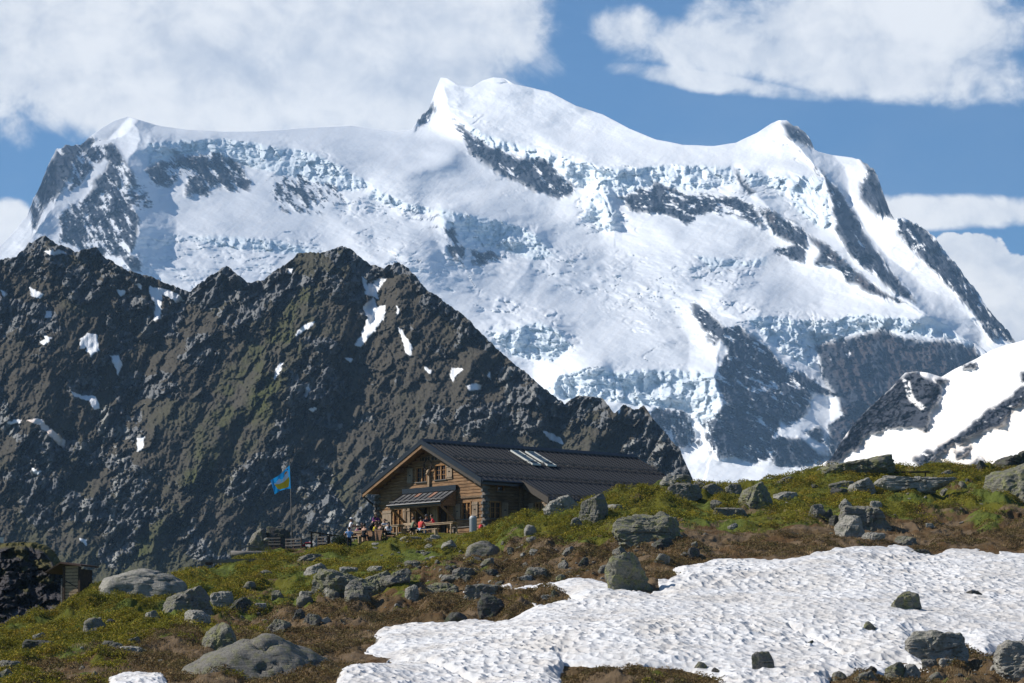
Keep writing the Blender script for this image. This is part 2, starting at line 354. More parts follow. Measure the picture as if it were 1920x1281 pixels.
RIDGES = [  # polyline, height towards the viewer in m, width px on the left, right
 ([(826, 145), (835, 180), (850, 215), (900, 255), (1000, 290), (1090, 310)], 70, 45, 90),
 ([(240, 219), (262, 240), (262, 262), (245, 300), (240, 350), (262, 430), (225, 500)], 170, 150, 70),
 ([(1465, 226), (1480, 262), (1545, 330), (1562, 400), (1600, 470), (1700, 562), (1800, 630)], 150, 120, 40),
 ([(1620, 300), (1640, 370), (1680, 410), (1740, 470), (1830, 590), (1900, 640)], 90, 60, 40),
 ([(1380, 320), (1412, 362), (1450, 400), (1520, 450), (1600, 515), (1700, 570)], 60, 60, 40),
 ([(1300, 560), (1352, 620), (1342, 700), (1350, 760), (1332, 850)], 130, 60, 150),
 ([(1535, 640), (1550, 720), (1556, 860)], -60, 60, 30),
 ([(825, 385), (835, 430), (870, 500)], 60, 30, 60),
 ([(1120, 335), (1140, 370), (1150, 440)], 45, 30, 18),
 ([(1000, 430), (1010, 470), (960, 540)], 40, 40, 40),
 ([(1030, 740), (1060, 690), (1150, 690)], 30, 40, 50),
 ([(150, 275), (130, 330), (100, 390), (60, 440)], 70, 40, 40),
]
def build_massif():
    u1 = np.arange(-110, 2040, 1.9); nt = 520
    sil = ip(u1, SIL)
    rk = np.zeros_like(u1)
    for a, b in ((40, 170), (772, 808), (1484, 1530), (1610, 1912)): rk = np.maximum(rk, sstep(a-6, a+4, u1)*(1-sstep(b-4, b+6, u1)))
    sil = sil+rk*(rid(u1/9, u1*0, 4, 5)*4.5)+ (1-rk)*fbm(u1/70, u1*0, 3, 8)*1.5
    t = np.linspace(0, 1, nt)**1.08
    U = np.repeat(u1[:, None], nt, 1); V = sil[:, None]+t[None]*(965-sil[:, None])
    wx = fbm(U/34, V/34, 4, 91)*9; wy = fbm(U/34, V/34, 4, 92)*7; Uw = U+wx; Vw = V+wy
    Um = U+wx*.35; Vm = V+wy*.35
    rock = np.zeros_like(U); 
    for d, ang, p in ROCK:
        sd = sdpoly(Uw, Vw, p); m = sstep(-9, 7, sd); 
        a = math.radians(ang); xr = U*math.cos(a)+V*math.sin(a); yr = -U*math.sin(a)+V*math.cos(a)
        nz = .5+.60*fbm(xr/30, yr/9, 5, 41+int(ang), .62)+.11*facet(xr/12, yr/4, 77)+.06*facet(U/5, V/3, 78)
        rock = np.maximum(rock, m*sstep(-.07, .07, d-nz*1.02+(m-1)*.5))
    for p in SNOWCUT: rock *= 1-sstep(-5, 3, sdpoly(Uw, Vw, p))
    ice = np.zeros_like(U)
    for p in ICE:
        sd = sdpoly(Um, Vm, p); m = sstep(-3, 5, sd); ice = np.maximum(ice, m)
    ser = np.zeros_like(U)
    for a, p in SERAC: ser = np.maximum(ser, a*sstep(-20, 15, sdpoly(Uw, Vw, p)))
    # gentle / steep zones become real relief (regular lattice, solved once)
    gu = np.arange(-140, 2080, 3.0); gv = np.arange(100, 1000, 2.0); GU, GV = np.meshgrid(gu, gv, indexing='ij')
    wX = fbm(GU/34, GV/34, 4, 91)*9; wY = fbm(GU/34, GV/34, 4, 92)*7
    C = 1.75+.5*fbm(GU/90, GV/90, 3, 3)
    for c, p in FLAT: C += (c-C)*sstep(-14, 14, sdpoly(GU, GV, p))
    for d, ang, p in ROCK: C += (.8-C)*sstep(-12, 12, sdpoly(GU+wX, GV+wY, p))*d
    for p in ICE: C += (.16-C)*sstep(-1, 7, sdpoly(GU+wX*.35, GV+wY*.35, p))
    vb = np.linspace(140, 965, 12); yb = np.array([9300, 8800, 8300, 7850, 7450, 7080, 6750, 6450, 6200, 5980, 5750, 5500])
    Yb0 = np.interp(gv, vb, yb)[None]; eg = F*np.tan(PITCH+np.arctan((640.5-gv)/F))[None]
    g = -Yb0*C/(F-eg*C)-np.gradient(Yb0[0], 2.0)[None]
    g -= blur(g, 60, 40)*.5
    D = relief(g, 3.0, 2.0, .38)
    Y = np.interp(np.clip(V, 140, 965), vb, yb)+np.abs(U-1000)*-.25+sample(D, -140, 3.0, 100, 2.0, U, V)
    for ln, A, wl, wr in RIDGES:
        d, tt, sd = dline(U+wx*.8, V+wy*.8, ln)
        wd = np.where(sd > 0, wl, wr); k = np.clip(1-d/wd, 0, 1)
        Y -= A*k**1.3*sstep(0, .12, tt)*(1-.6*sstep(.85, 1, tt)) if A > 0 else A*k**1.3
    # relief
    rs = blur(rock, 1.5, 1.5)
    a = math.radians(55); xr = U*math.cos(a)+V*math.sin(a); yr = -U*math.sin(a)+V*math.cos(a)
    rz = rid(xr/46, yr/20, 6, 12, .58)
    wr = fbm(U/12, V/12, 3, 193)*5; Y -= rs*(rz*26+facet((xr+wr)/34, (yr+wr)/15, 191)*17+facet((xr+wr)/15, (yr-wr)/7, 192)*9+facet(U/6, V/5, 194)*4.5)
    big = fbm(U/190, V/120, 3, 21)*70; Y -= big*(1-.3*rs)
    f1, f2, idd = cell(Uw/17+V/60, Vw/9, 4); f1b, f2b, idb = cell(Uw/8, Vw/5.5, 9)
    Y -= ser*(1-rs)*sstep(-.1, .5, fbm(U/45, V/30, 3, 201))*((sstep(0, .35, f2-f1)-.5)*9+idd*20+(sstep(0, .4, f2b-f1b)-.5)*2+idb*3)
    cx = fbm((U+V*.5)/34, (V-U*.22)/11, 3, 61)
    strk = fbm((U+V*.9)/7, (V-U*.5)/60, 3, 205); Y -= (1-rs)*strk*1.1
    Y -= (1-rs)*(cx*(6+ser*16)+fbm(U/10, V/5, 3, 62)*(.25+ser*2.0)+fbm(U/85, V/34, 3, 64)*12)
    # crevasse lines and sagging terraces
    tr = np.abs(fbm((Uw+Vw*.4)/130, (Vw-Uw*.15)/30, 2, 66)); Y += (1-rs)*(1-sstep(.0, .03, tr))*7*sstep(.25, .5, fbm(U/60, V/60, 2, 68)+.2*ser)
    tr2 = np.abs(fbm(Uw/80+9, Vw/17, 3, 67)); Y += (1-rs)*(1-sstep(.0, .04, tr2))*7*sstep(.1, .5, ser)
    Y -= ice*(facet(U/17, V/22, 171)*9+facet(U/8, V/11, 172)*4+rid(U/24, V/40, 4, 71)*6+fbm(U/8, V/14, 3, 72)*2.2)
    P = at(U, V, Y)
    # back of the mountain
    bk = []
    for k, (dy, dz) in enumerate(((40, -10), (300, -160), (1500, -1100))): bk.append(P[:, 0]+np.array([0, dy, dz]))
    P = np.concatenate([np.stack(bk[::-1], 1), P], 1)
    ext = lambda q: np.concatenate([np.repeat(q[:, :1], 3, 1), q], 1)
    t = NT('glacier_and_rock'); r = t.attr('rock'); ic = t.attr('ice'); br = t.attr('brown'); dt = t.attr('dust')
    o = t.obj(); n1 = t.noise(.02, 6, o); n2 = t.noise(.09, 5, o)
    rc = t.mix(n1, (.010, .015, .026), (.060, .068, .085)); rc = t.mix(br, rc, t.mix(n2, (.034, .027, .026), (.095, .072, .063)))
    sc = t.mix(ic, (.83, .84, .85), t.mix(n2, (.72, .79, .825), (.80, .845, .87))); sc = t.mix(dt, sc, (.70, .62, .54))
    col = t.mix(r, sc, rc)
    m = t.done(col, .85, t.bump(t.noise(.12, 5, o), .5, 2.5), .15)
    brown = sstep(-20, 20, sdpoly(U, V, [(1540, 640), (1650, 615), (1860, 650), (1800, 720), (1650, 800), (1600, 880), (1556, 860), (1575, 740)]))*.8
    for p in ([(1425, 390), (1520, 440), (1700, 570), (1600, 530), (1440, 420)], [(360, 290), (420, 290), (400, 345), (350, 320)]): brown = np.maximum(brown, .8*sstep(-12, 8, sdpoly(U, V, p)))
    ob = grid_mesh('glaciated_mountain', P, m, {'rock': ext(rock), 'ice': ext(ice*(1-rock)), 'brown': ext(brown*sstep(.3, .6, .5+fbm(U/30, V/30, 4, 99))), 'dust': ext(.10*sstep(.0, .5, strk))})
    tag(ob, kind='structure')
build_massif()
# ------------------------------------------------------------------ snowy shoulder on the right
SH = [(1480, 905), (1530, 875), (1556, 862), (1572, 836), (1600, 795), (1640, 755), (1680, 718), (1695, 700), (1715, 696), (1740, 699), (1765, 707), (1790, 692), (1830, 673), (1860, 656), (1890, 646), (1920, 638), (2000, 600), (2200, 540)]
def build_shoulder():
    u1 = np.arange(1485, 2190, 1.9); nt = 240; sil = ip(u1, SH)+rid(u1/10, u1*0, 3, 3)*1.6*(u1 < 1700)
    t = np.linspace(0, 1, nt); U = np.repeat(u1[:, None], nt, 1); V = sil[:, None]+t[None]*(985-sil[:, None])
    wx = fbm(U/22, V/22, 4, 31)*9; wy = fbm(U/22, V/22, 4, 32)*9
    rock = np.zeros_like(U); dens = np.zeros_like(U)
    for d, p in ((.93, [(1550, 868), (1600, 790), (1680, 715), (1712, 697), (1750, 712), (1765, 735), (1745, 770), (1735, 805), (1690, 800), (1650, 805), (1620, 815), (1602, 842), (1570, 866)]),
                 (.8, [(1925, 722), (1880, 752), (1850, 772), (1800, 818), (1765, 840), (1738, 858), (1755, 860), (1820, 818), (1850, 806), (1872, 800), (1890, 780), (1925, 748)]),
                 (.75, [(1712, 868), (1735, 845), (1750, 850), (1740, 875), (1722, 880)]), (.7, [(1790, 850), (1815, 838), (1812, 850), (1795, 860)]), (.75, [(1740, 870), (1752, 855), (1758, 858), (1745, 880)]),
                 (.7, [(1806, 685), (1826, 682), (1822, 692), (1808, 695)]), (.8, [(1755, 708), (1775, 712), (1772, 720), (1756, 720)]), (.6, [(1820, 872), (1838, 860), (1840, 866), (1825, 876)]),
                 (.9, [(1912, 700), (1960, 680), (1960, 720), (1915, 715)])):
        sd = sdpoly(U+wx, V+wy, p); m = sstep(-5, 4, sd); dens = np.maximum(dens, m)
        nz = .5+.55*fbm(U/16+V/20, V/9-U/20, 5, 52, .6); rock = np.maximum(rock, m*sstep(-.06, .06, d-nz))
    rock *= 1-sstep(-3, 2, sdpoly(U+wx*.5, V+wy*.5, [(1690, 712), (1705, 716), (1712, 745), (1735, 765), (1728, 772), (1708, 755), (1696, 730)]))
    cot = 1.9-.9*dens; cot = blur(cot, 3, 2)
    e = (F*np.tan(PITCH+np.arctan((640.5-V)/F))); de = e[:, :-1]-e[:, 1:]
    Y = np.zeros_like(U); Y[:, -1] = 2700-(u1-1700)*1.1
    for j in range(nt-2, -1, -1): c = cot[:, j]; Y[:, j] = Y[:, j+1]*(1+c*de[:, j]/(F-e[:, j]*c))
    Y = .4*Y+.6*blur(Y, 12, 1)
    Y -= dens*(14+rid(U/24+V/30, V/16-U/40, 5, 15, .6)*7+facet(U/16+V/30, V/9-U/30, 151)*5+facet(U/7, V/5, 152)*2.5)+fbm(U/110, V/70, 4, 16)*26+fbm((U+V)/60, (V-U*.5)/16, 3, 161)*3*(1-dens)+fbm(U/9, V/9, 3, 18)*(.5+dens*2.5)
    P = at(U, V, Y); bk = [P[:, 0]+np.array([0, dy, dz]) for dy, dz in ((20, -4), (200, -90), (700, -420))]
    P = np.concatenate([np.stack(bk[::-1], 1), P], 1); ext = lambda q: np.concatenate([np.repeat(q[:, :1], 3, 1), q], 1)
    a = math.radians(-50); xr = U*math.cos(a)+V*math.sin(a); yr = -U*math.sin(a)+V*math.cos(a)
    dust = sstep(.0, .9, fbm(xr/13, yr/120, 4, 8)*1.1+.25)*sstep(700, 860, V)*.75+.9*sstep(-25, 10, sdpoly(U, V, [(1920, 760), (1830, 830), (1760, 860), (1760, 900), (2100, 900), (2100, 700)]))*sstep(.35, .7, .5+fbm(xr/9, yr/90, 4, 28))
    ob = grid_mesh('snowy_shoulder', P, bpy.data.materials['glacier_and_rock'], {'rock': ext(rock), 'ice': ext(U*0), 'brown': ext(U*0+.15), 'dust': ext(np.clip(.30+dust, 0, .85))})
    tag(ob, kind='structure')
build_shoulder()
# ------------------------------------------------------------------ dark craggy ridge
RS = [(-150, 520), (-40, 498), (0, 486), (30, 480), (55, 455), (70, 445), (85, 438), (95, 447), (105, 456), (130, 462), (140, 470), (155, 466), (180, 463), (200, 484), (240, 505), (290, 520), (355, 545), (380, 526), (405, 508), (425, 495), (440, 508), (462, 527), (495, 525), (515, 506), (545, 486), (560, 472), (600, 471), (625, 464), (645, 459), (660, 467), (690, 493), (720, 500), (745, 489), (765, 500), (800, 540), (870, 590), (940, 660), (1000, 710), (1058, 756), (1070, 748), (1085, 739), (1130, 745), (1152, 772), (1170, 755), (1190, 766), (1207, 759), (1235, 795), (1275, 842), (1295, 888), (1315, 940), (1360, 1040), (1450, 1150)]
PATCH = [
 [(668, 650), (690, 600), (682, 575), (700, 560), (706, 578), (724, 575), (718, 600), (695, 630), (676, 652)], [(690, 535), (720, 517), (722, 522), (705, 545), (708, 560), (696, 556), (684, 550)], [(678, 520), (688, 530), (686, 545), (680, 540)],
 [(748, 615), (756, 622), (774, 655), (770, 668), (762, 662), (756, 640)], [(556, 628), (572, 608), (588, 603), (584, 612), (566, 626)], [(514, 712), (522, 688), (532, 680), (526, 700)], [(570, 740), (580, 722), (582, 730), (573, 745)],
 [(876, 725), (890, 720), (903, 722), (902, 730), (880, 733)], [(843, 702), (848, 690), (868, 693), (852, 708), (848, 716)], [(1016, 808), (1035, 812), (1052, 822), (1056, 833), (1045, 828), (1030, 822)],
 [(150, 635), (165, 625), (182, 628), (186, 655), (172, 668), (160, 650), (150, 652)], [(208, 668), (222, 668), (228, 680), (220, 702), (216, 690)], [(50, 788), (80, 785), (90, 800), (125, 828), (120, 840), (95, 818), (75, 796)], [(12, 790), (40, 788), (36, 795), (20, 796)],
 [(280, 538), (300, 542), (332, 552), (345, 565), (330, 568), (302, 550), (300, 598), (290, 600), (290, 570), (280, 550)], [(55, 540), (62, 545), (78, 552), (74, 560), (58, 556)], [(135, 735), (150, 742), (178, 745), (188, 765), (178, 768), (165, 752), (140, 742)],
 [(78, 625), (98, 632), (85, 646), (78, 640), (90, 634)], [(84, 585), (96, 584), (94, 594), (84, 596)], [(257, 822), (268, 822), (266, 845), (258, 845)], [(150, 1010), (163, 1014), (162, 1022), (154, 1018)], [(60, 878), (75, 886), (72, 890), (62, 884)],
 [(168, 1080), (175, 1080), (172, 1088), (167, 1088)], [(540, 505), (550, 502), (545, 515)], [(580, 768), (592, 765), (588, 774)], [(795, 690), (808, 696), (806, 700), (796, 696)], [(650, 672), (662, 674), (658, 678)], [(218, 545), (234, 546), (226, 556)], [(915, 706), (918, 698), (922, 712)],
 [(85, 470), (120, 468), (125, 474), (90, 478)], [(1158, 770), (1164, 768), (1162, 776)], [(745, 575), (750, 585), (746, 590)], [(253, 535), (262, 535), (262, 542)], [(0, 545), (12, 552), (6, 556)],
]
def build_ridge():
    u1 = np.arange(-140, 1440, 1.55); nt = 560; sil = ip(u1, RS)
    sil = sil+rid(u1/13, u1*0, 5, 33, .6)*4.2+1.2
    t = np.linspace(0, 1, nt); bot = 1240+0*u1
    U = np.repeat(u1[:, None], nt, 1); V = sil[:, None]+t[None]*(bot-sil)[:, None]
    wx = fbm(U/40, V/40, 4, 1)*14; wy = fbm(U/40, V/40, 4, 2)*12; Uw = U+wx; Vw = V+wy
    gu = np.arange(-160, 1480, 3.0); gv = np.arange(420, 1260, 3.0); GU, GV = np.meshgrid(gu, gv, indexing='ij')
    C = .45*fbm(GU/110, GV/110, 3, 5)+.9*sstep(-15, 25, sdpoly(GU, GV, [(620, 560), (500, 780), (420, 900), (230, 1080), (200, 1080), (330, 900), (420, 740), (560, 560)]))
    g = -1700*C/F; g -= blur(g, 40, 30)*.6; D = relief(g, 3.0, 3.0, .5)
    Y = np.interp(V, [430, 1240], [1790, 1500])+60*np.cos(U/500)+sample(D, -160, 3.0, 420, 3.0, U, V)
    for ln, A, wl, wr in (([(645, 460), (600, 560), (520, 680), (420, 800), (330, 940), (250, 1100)], 16, 130, 160), ([(355, 545), (300, 640), (240, 760), (180, 880)], -12, 90, 60),
                          ([(745, 490), (760, 600), (800, 720), (830, 860), (800, 980)], 12, 70, 150), ([(425, 495), (420, 600), (330, 720), (280, 820)], 8, 60, 70), ([(690, 495), (700, 560), (670, 650), (640, 760), (620, 900)], -9, 50, 50),
                          ([(85, 438), (110, 560), (90, 700), (40, 860)], 14, 100, 130), ([(1000, 710), (1010, 800), (1000, 900)], 10, 60, 60), ([(1060, 756), (1040, 800), (1030, 860)], -14, 40, 25), ([(1170, 755), (1120, 830), (1080, 900)], 12, 60, 40),
                          ([(205, 740), (200, 900), (150, 1020)], 8, 60, 50), ([(480, 760), (400, 900), (300, 1060)], -10, 60, 70), ([(900, 640), (880, 740), (900, 860)], 8, 40, 60)):
        d, tt, sd = dline(U+wx*1.2, V+wy*1.2, ln); wd = np.where(sd > 0, wl, wr); k = np.clip(1-d/wd, 0, 1); Y -= 1.25*A*k**1.2*sstep(0, .1, tt)
    # tilted strata: x' along the dip
    def st(deg): a = math.radians(deg); return U*math.cos(a)+V*math.sin(a), -U*math.sin(a)+V*math.cos(a)
    x1, y1 = st(-58); x2, y2 = st(-35); x3, y3 = st(-80)
    z1 = rid((x1+wx)/95, (y1+wy)/24, 6, 6, .6); z2 = rid((x3+wx)/60, (y3+wy*.5)/13, 5, 17, .6)
    f1, f2, idd = cell(Uw/13+.3*V/13, Vw/17, 8); g1, g2, idg = cell(Uw/6, Vw/8, 18); h1, h2, idh = cell((x1+wx)/60, (y1+wy)/22, 28)
    crag = sstep(-.18, .22, fbm(U/75, V/60, 4, 44)+.28*sstep(760, 900, V)*sstep(-.2, .3, fbm(U/120, V/120, 2, 45))+.25*(1-sstep(0, 60, V-sil[:, None]))-.1)
    grs = sstep(-15, 30, sdpoly(Uw, Vw, [(620, 520), (560, 700), (480, 830), (420, 920), (240, 1080), (190, 1100), (330, 900), (380, 760), (470, 620), (560, 540)]))
    crag = crag*(1-.45*grs)
    q_ = wx*.5; Y -= z1*5.2*(.55+.6*crag)+z2*2.0*(.4+crag)+facet((x1+q_)/58, (y1+q_)/24, 128)*3.3*(.5+crag)+facet((x2-q_)/30, (y2+q_)/13, 129)*2.2*(.3+1.05*crag)+fbm(U/130, V/110, 4, 7)*9
    Y -= (facet((x1+q_)/17, (y1-q_)/8, 130)*1.9+facet((x3+q_)/11, (y3-q_)/5.2, 131)*1.2)*(.38+.95*crag)+(facet(U/5.5, V/5.5, 132)*.62+facet((x1)/4, y1/2.6, 133)*.42)*(.6+.6*crag)+fbm(U/3.5, V/4, 2, 30)*.3
    gx = np.gradient(Y, axis=1)/np.maximum(np.gradient(V, axis=1), .2)
    cx_ = np.gradient(Y, axis=0)/1.55
    flat = sstep(-1.0, .5, -gx+.1)           # ledges hold turf
    veg = np.clip(flat*.55+(1-crag)*.60+.38*fbm(U/24, V/24, 5, 47)+.3*grs, 0, 1); veg = sstep(.58, .80, veg+.12*facet(U/7, V/6, 301))
    green = np.clip(.0+.7*grs*sstep(.3, .7, .5+.6*fbm(U/30, V/30, 4, 50))+sstep(.1, .6, fbm(U/70, V/70, 4, 51))*.25+.4*sstep(800, 1060, V)*sstep(-.2, .3, fbm(U/60, V/90, 3, 151)), 0, 1)
    pale = sstep(.25, .62, fbm((x3+wx)/50, y3/13, 4, 53)+.16)*(.25+.75*sstep(620, 900, V+0*U))*crag
    for p in ([(210, 860), (225, 800), (245, 790), (235, 860), (215, 870)], [(195, 670), (205, 800), (190, 800), (185, 720)], [(195, 720), (208, 740), (200, 830), (188, 840)], [(850, 690), (870, 660), (885, 660), (855, 710)], [(955, 700), (962, 680), (955, 780), (948, 800)]):
        pale = np.maximum(pale, sstep(-5, 3, sdpoly(U+wx*.4, V+wy*.4, p)))
    sn = np.zeros_like(U)
    for p in PATCH: sn = np.maximum(sn, sstep(-.6, .8, sdpoly(U+wx*.22+fbm(U/7, V/7, 3, 60)*3, V+wy*.2+fbm(U/7, V/7, 3, 61)*3, p)+1.0))
    Ys = blur(Y, 2.5, 2.5); Y = Y*(1-sn)+(Ys-.8)*sn
    P = at(U, V, Y); bk = [P[:, 0]+np.array([0, dy, dz]) for dy, dz in ((5, -2), (60, -40), (300, -260))]
    P = np.concatenate([np.stack(bk[::-1], 1), P], 1); ext = lambda q: np.concatenate([np.repeat(q[:, :1], 3, 1), q], 1)
    t = NT('craggy_slope'); v = t.attr('veg'); g = t.attr('green'); pl = t.attr('pale'); s = t.attr('snow'); wm = t.attr('warm'); o = t.obj(); n1 = t.noise(.25, 6, o); n2 = t.noise(.9, 5, o); n3 = t.noise(.06, 4, o)
    rc = t.mix(n1, (.044, .048, .056), (.235, .235, .228)); rc = t.mix(pl, rc, t.mix(n2, (.20, .20, .185), (.36, .35, .32)))
    vc = t.mix(g, t.mix(n2, (.038, .034, .027), (.094, .083, .064)), t.mix(n2, (.034, .040, .014), (.088, .092, .032)))
    col = t.mix(t.ramp(t.math('ADD', v, t.math('MULTIPLY', t.math('SUBTRACT', n2, .5), .7)), .35, .65), rc, vc)
    col = t.mix(s, col, t.mix(wm, (.84, .84, .84), (.82, .68, .58)))
    m = t.done(col, .95, t.bump(t.noise(1.1, 6, o), .8, .55), .1)
    warm = np.maximum(sstep(-8, 8, sdpoly(U, V, [(40, 780), (130, 800), (130, 850), (40, 810)])), .0)
    ob = grid_mesh('craggy_ridge', P, m, {'veg': ext(veg), 'green': ext(green), 'pale': ext(pale), 'snow': ext(sn), 'warm': ext(warm)})
    tag(ob, kind='structure')
build_ridge()
# ------------------------------------------------------------------ alpine slope in front
#       u      lipY  lip row  plateau z  plateauY  end
CTRL = [(-900, 185, 1240, 5.5, 200, 205), (-300, 190, 1212, 5.5, 205, 212), (0, 200, 1190, 6.1, 208, 214), (60, 204, 1172, 7.0, 212, 218), (100, 208, 1156, 7.5, 214, 220), (150, 213, 1127, 8.6, 219, 226), (180, 215, 1109, 9.3, 222, 228),
 (260, 222, 1092, 10.2, 230, 236), (340, 228, 1078, 11.1, 236, 242), (400, 235, 1060, 12.0, 240, 248), (470, 241, 1047, 13.0, 246, 252), (560, 246, 1033, 14.05, 254, 262), (640, 248, 1027, 14.6, 254, 270), (700, 248, 1018, 15.2, 254, 292),
 (760, 248, 1009, 15.2, 252, 294), (880, 248, 998, 15.2, 251, 296), (920, 248, 989, 15.2, 250.5, 296), (960, 247, 977, 15.2, 249.5, 296), (1030, 245, 960, 15.3, 249, 296), (1100, 244.5, 944, 15.4, 249, 296), (1150, 245, 931, 15.6, 249.5, 296), (1200, 247, 914, 16.0, 252, 298),
 (1250, 251, 903, 17.0, 256, 298), (1300, 253, 899, 19.0, 256, 275), (1340, 254, 903, 19.3, 258, 268), (1400, 256, 904, 19.4, 260, 270), (1450, 258, 894, 19.9, 262, 272), (1520, 260, 884, 20.5, 264, 274), (1600, 262, 881, 20.8, 266, 276), (1700, 264, 877, 21.1, 268, 278),
 (1850, 266, 873, 21.4, 270, 280), (2000, 268, 872, 21.6, 272, 284), (2600, 268, 880, 21.2, 272, 284), (3600, 268, 900, 20, 272, 284)]
CT = np.array(CTRL, float)
def rowz(row, Y): return Y*np.tan(PITCH+np.arctan((640.5-row)/F))
MAINSNOW = [(985, 1096), (1008, 1091), (1040, 1095), (1062, 1086), (1085, 1085), (1108, 1087), (1135, 1094), (1155, 1104), (1190, 1109), (1222, 1115), (1242, 1113), (1238, 1100), (1262, 1094), (1276, 1084), (1262, 1072), (1268, 1063), (1300, 1058), (1330, 1053), (1365, 1054), (1400, 1056), (1440, 1055), (1500, 1056), (1540, 1050), (1560, 1042), (1590, 1038), (1620, 1028), (1660, 1030), (1690, 1021), (1705, 1022), (1725, 1032), (1745, 1037), (1780, 1031), (1830, 1030), (1870, 1036), (1920, 1040), (2200, 1050), (2200, 1180), (1930, 1196), (1900, 1200), (1875, 1210), (1850, 1222), (1822, 1216), (1810, 1200), (1770, 1192), (1715, 1196), (1712, 1215), (1730, 1240), (1742, 1262), (1720, 1255), (1690, 1250), (1655, 1262), (1620, 1262), (1592, 1275), (1560, 1270), (1550, 1310), (1380, 1310), (1345, 1270), (1300, 1262), (1250, 1256), (1200, 1257), (1120, 1252), (1058, 1246), (1040, 1320), (620, 1320), (640, 1278), (652, 1258), (690, 1244), (722, 1243), (740, 1232), (712, 1226), (684, 1222), (706, 1208), (698, 1192), (722, 1176), (760, 1167), (820, 1168), (856, 1170), (880, 1163), (930, 1167), (958, 1163), (985, 1152), (1008, 1142), (1000, 1134), (1022, 1140), (1050, 1134), (1074, 1130), (1066, 1118), (1040, 1112), (1005, 1104)]
PATCHES = [MAINSNOW, [(868, 1104), (900, 1099), (925, 1101), (940, 1096), (960, 1099), (990, 1098), (985, 1103), (935, 1104), (900, 1106)], [(190, 1320), (205, 1275), (235, 1264), (262, 1262), (300, 1268), (312, 1285), (318, 1320)]]
def ground_base(X, Y):
    """smooth ground height at world x, y"""
    u = 960+F*X/(Y*cP+np.maximum(Y*.05, -2)*sP)      # column seen at roughly this place
    ly, lr, pz, py, ye = [np.interp(u, CT[:, 0], CT[:, k]) for k in range(1, 6)]
    s = (Y-150)/(ly-150)
    lz = rowz(lr, ly)
    ss = np.clip(s, 0, 1)
    row = 1300+(lr-1300)*(ss+.10*np.sin(ss*math.pi)*(1-ss))
    zf = rowz(row, np.minimum(Y, ly))
    z0 = rowz(1300., 150.); zn = -1.7+(z0+1.7)*np.clip(Y/150, 0, 1)**1.6
    z = np.where(Y < 150, zn, zf)
    k = np.clip((Y-ly)/np.maximum(py-ly, .1), 0, 1); z = np.where(Y > ly, lz+(pz-lz)*sstep(0, 1, k)*.4+(pz-lz)*k*.6, z)
    d = np.maximum(Y-ye, 0); z = z-np.minimum(d*.8*sstep(0, 12, d), 1e9)
    return np.maximum(z, -28+0*z), u
def SM(X, Y, gb=None):
    """how far inside (+) or outside (-) the lying snow a ground point is"""
    X, Y = np.broadcast_arrays(np.asarray(X, float), np.asarray(Y, float)); shp = X.shape; X = X.ravel(); Y = Y.ravel()
    gb = ground_base(X, Y)[0] if gb is None else gb.ravel()
    px, py = to_px(X, Y, gb); out = np.full(X.shape, -60.); k = (px > 150) & (py > 1000) & (Y > 130)
    out[k] = snowmask(px[k], py[k], X[k], Y[k]); return out.reshape(shp)
def ground_z(X, Y):
    X = np.asarray(X, float); Y = np.asarray(Y, float); z, u = ground_base(X, Y)
    # hut terrace stays flat
    lx = (X-R0[0])*WX[0]+(Y-R0[1])*WX[1]; ly = (X-R0[0])*AX[0]+(Y-R0[1])*AX[1]
    hut = sstep(-3.5, 0, -np.maximum(np.abs(lx-1)-9.5, np.abs(ly-10)-15))
    k = (1-.93*hut)*sstep(20, 60, Y); sm = SM(X, Y, z); un = 1-sstep(-14, 10, sm)
    amp = .55+.45*sstep(.3, .7, .5+fbm(X/21, Y/30, 2, 201))
    hum = np.maximum(fbm(X/2.2, Y/4.0, 4, 202), -.25)
    return z+k*(fbm(X/9., Y/14., 3, 200)*.5+un*(hum*1.05*amp+rid(X/.9, Y/1.3, 4, 203)*.16))
TH = 0.72565931
R0 = np.array([-6.8034, 256.0, 22.400]); WX = np.array([math.sin(TH), -math.cos(TH)]); AX = np.array([math.cos(TH), math.sin(TH)])
def snowmask(px, py, X, Y):
    wx = fbm(X/1.6, Y/2.6, 4, 301)*9; wy = fbm(X/1.6, Y/2.6, 4, 302)*5
    m = np.full(np.shape(px), -99.)
    for p in PATCHES: m = np.maximum(m, sdpoly(px+wx, py+wy, p))
    return m
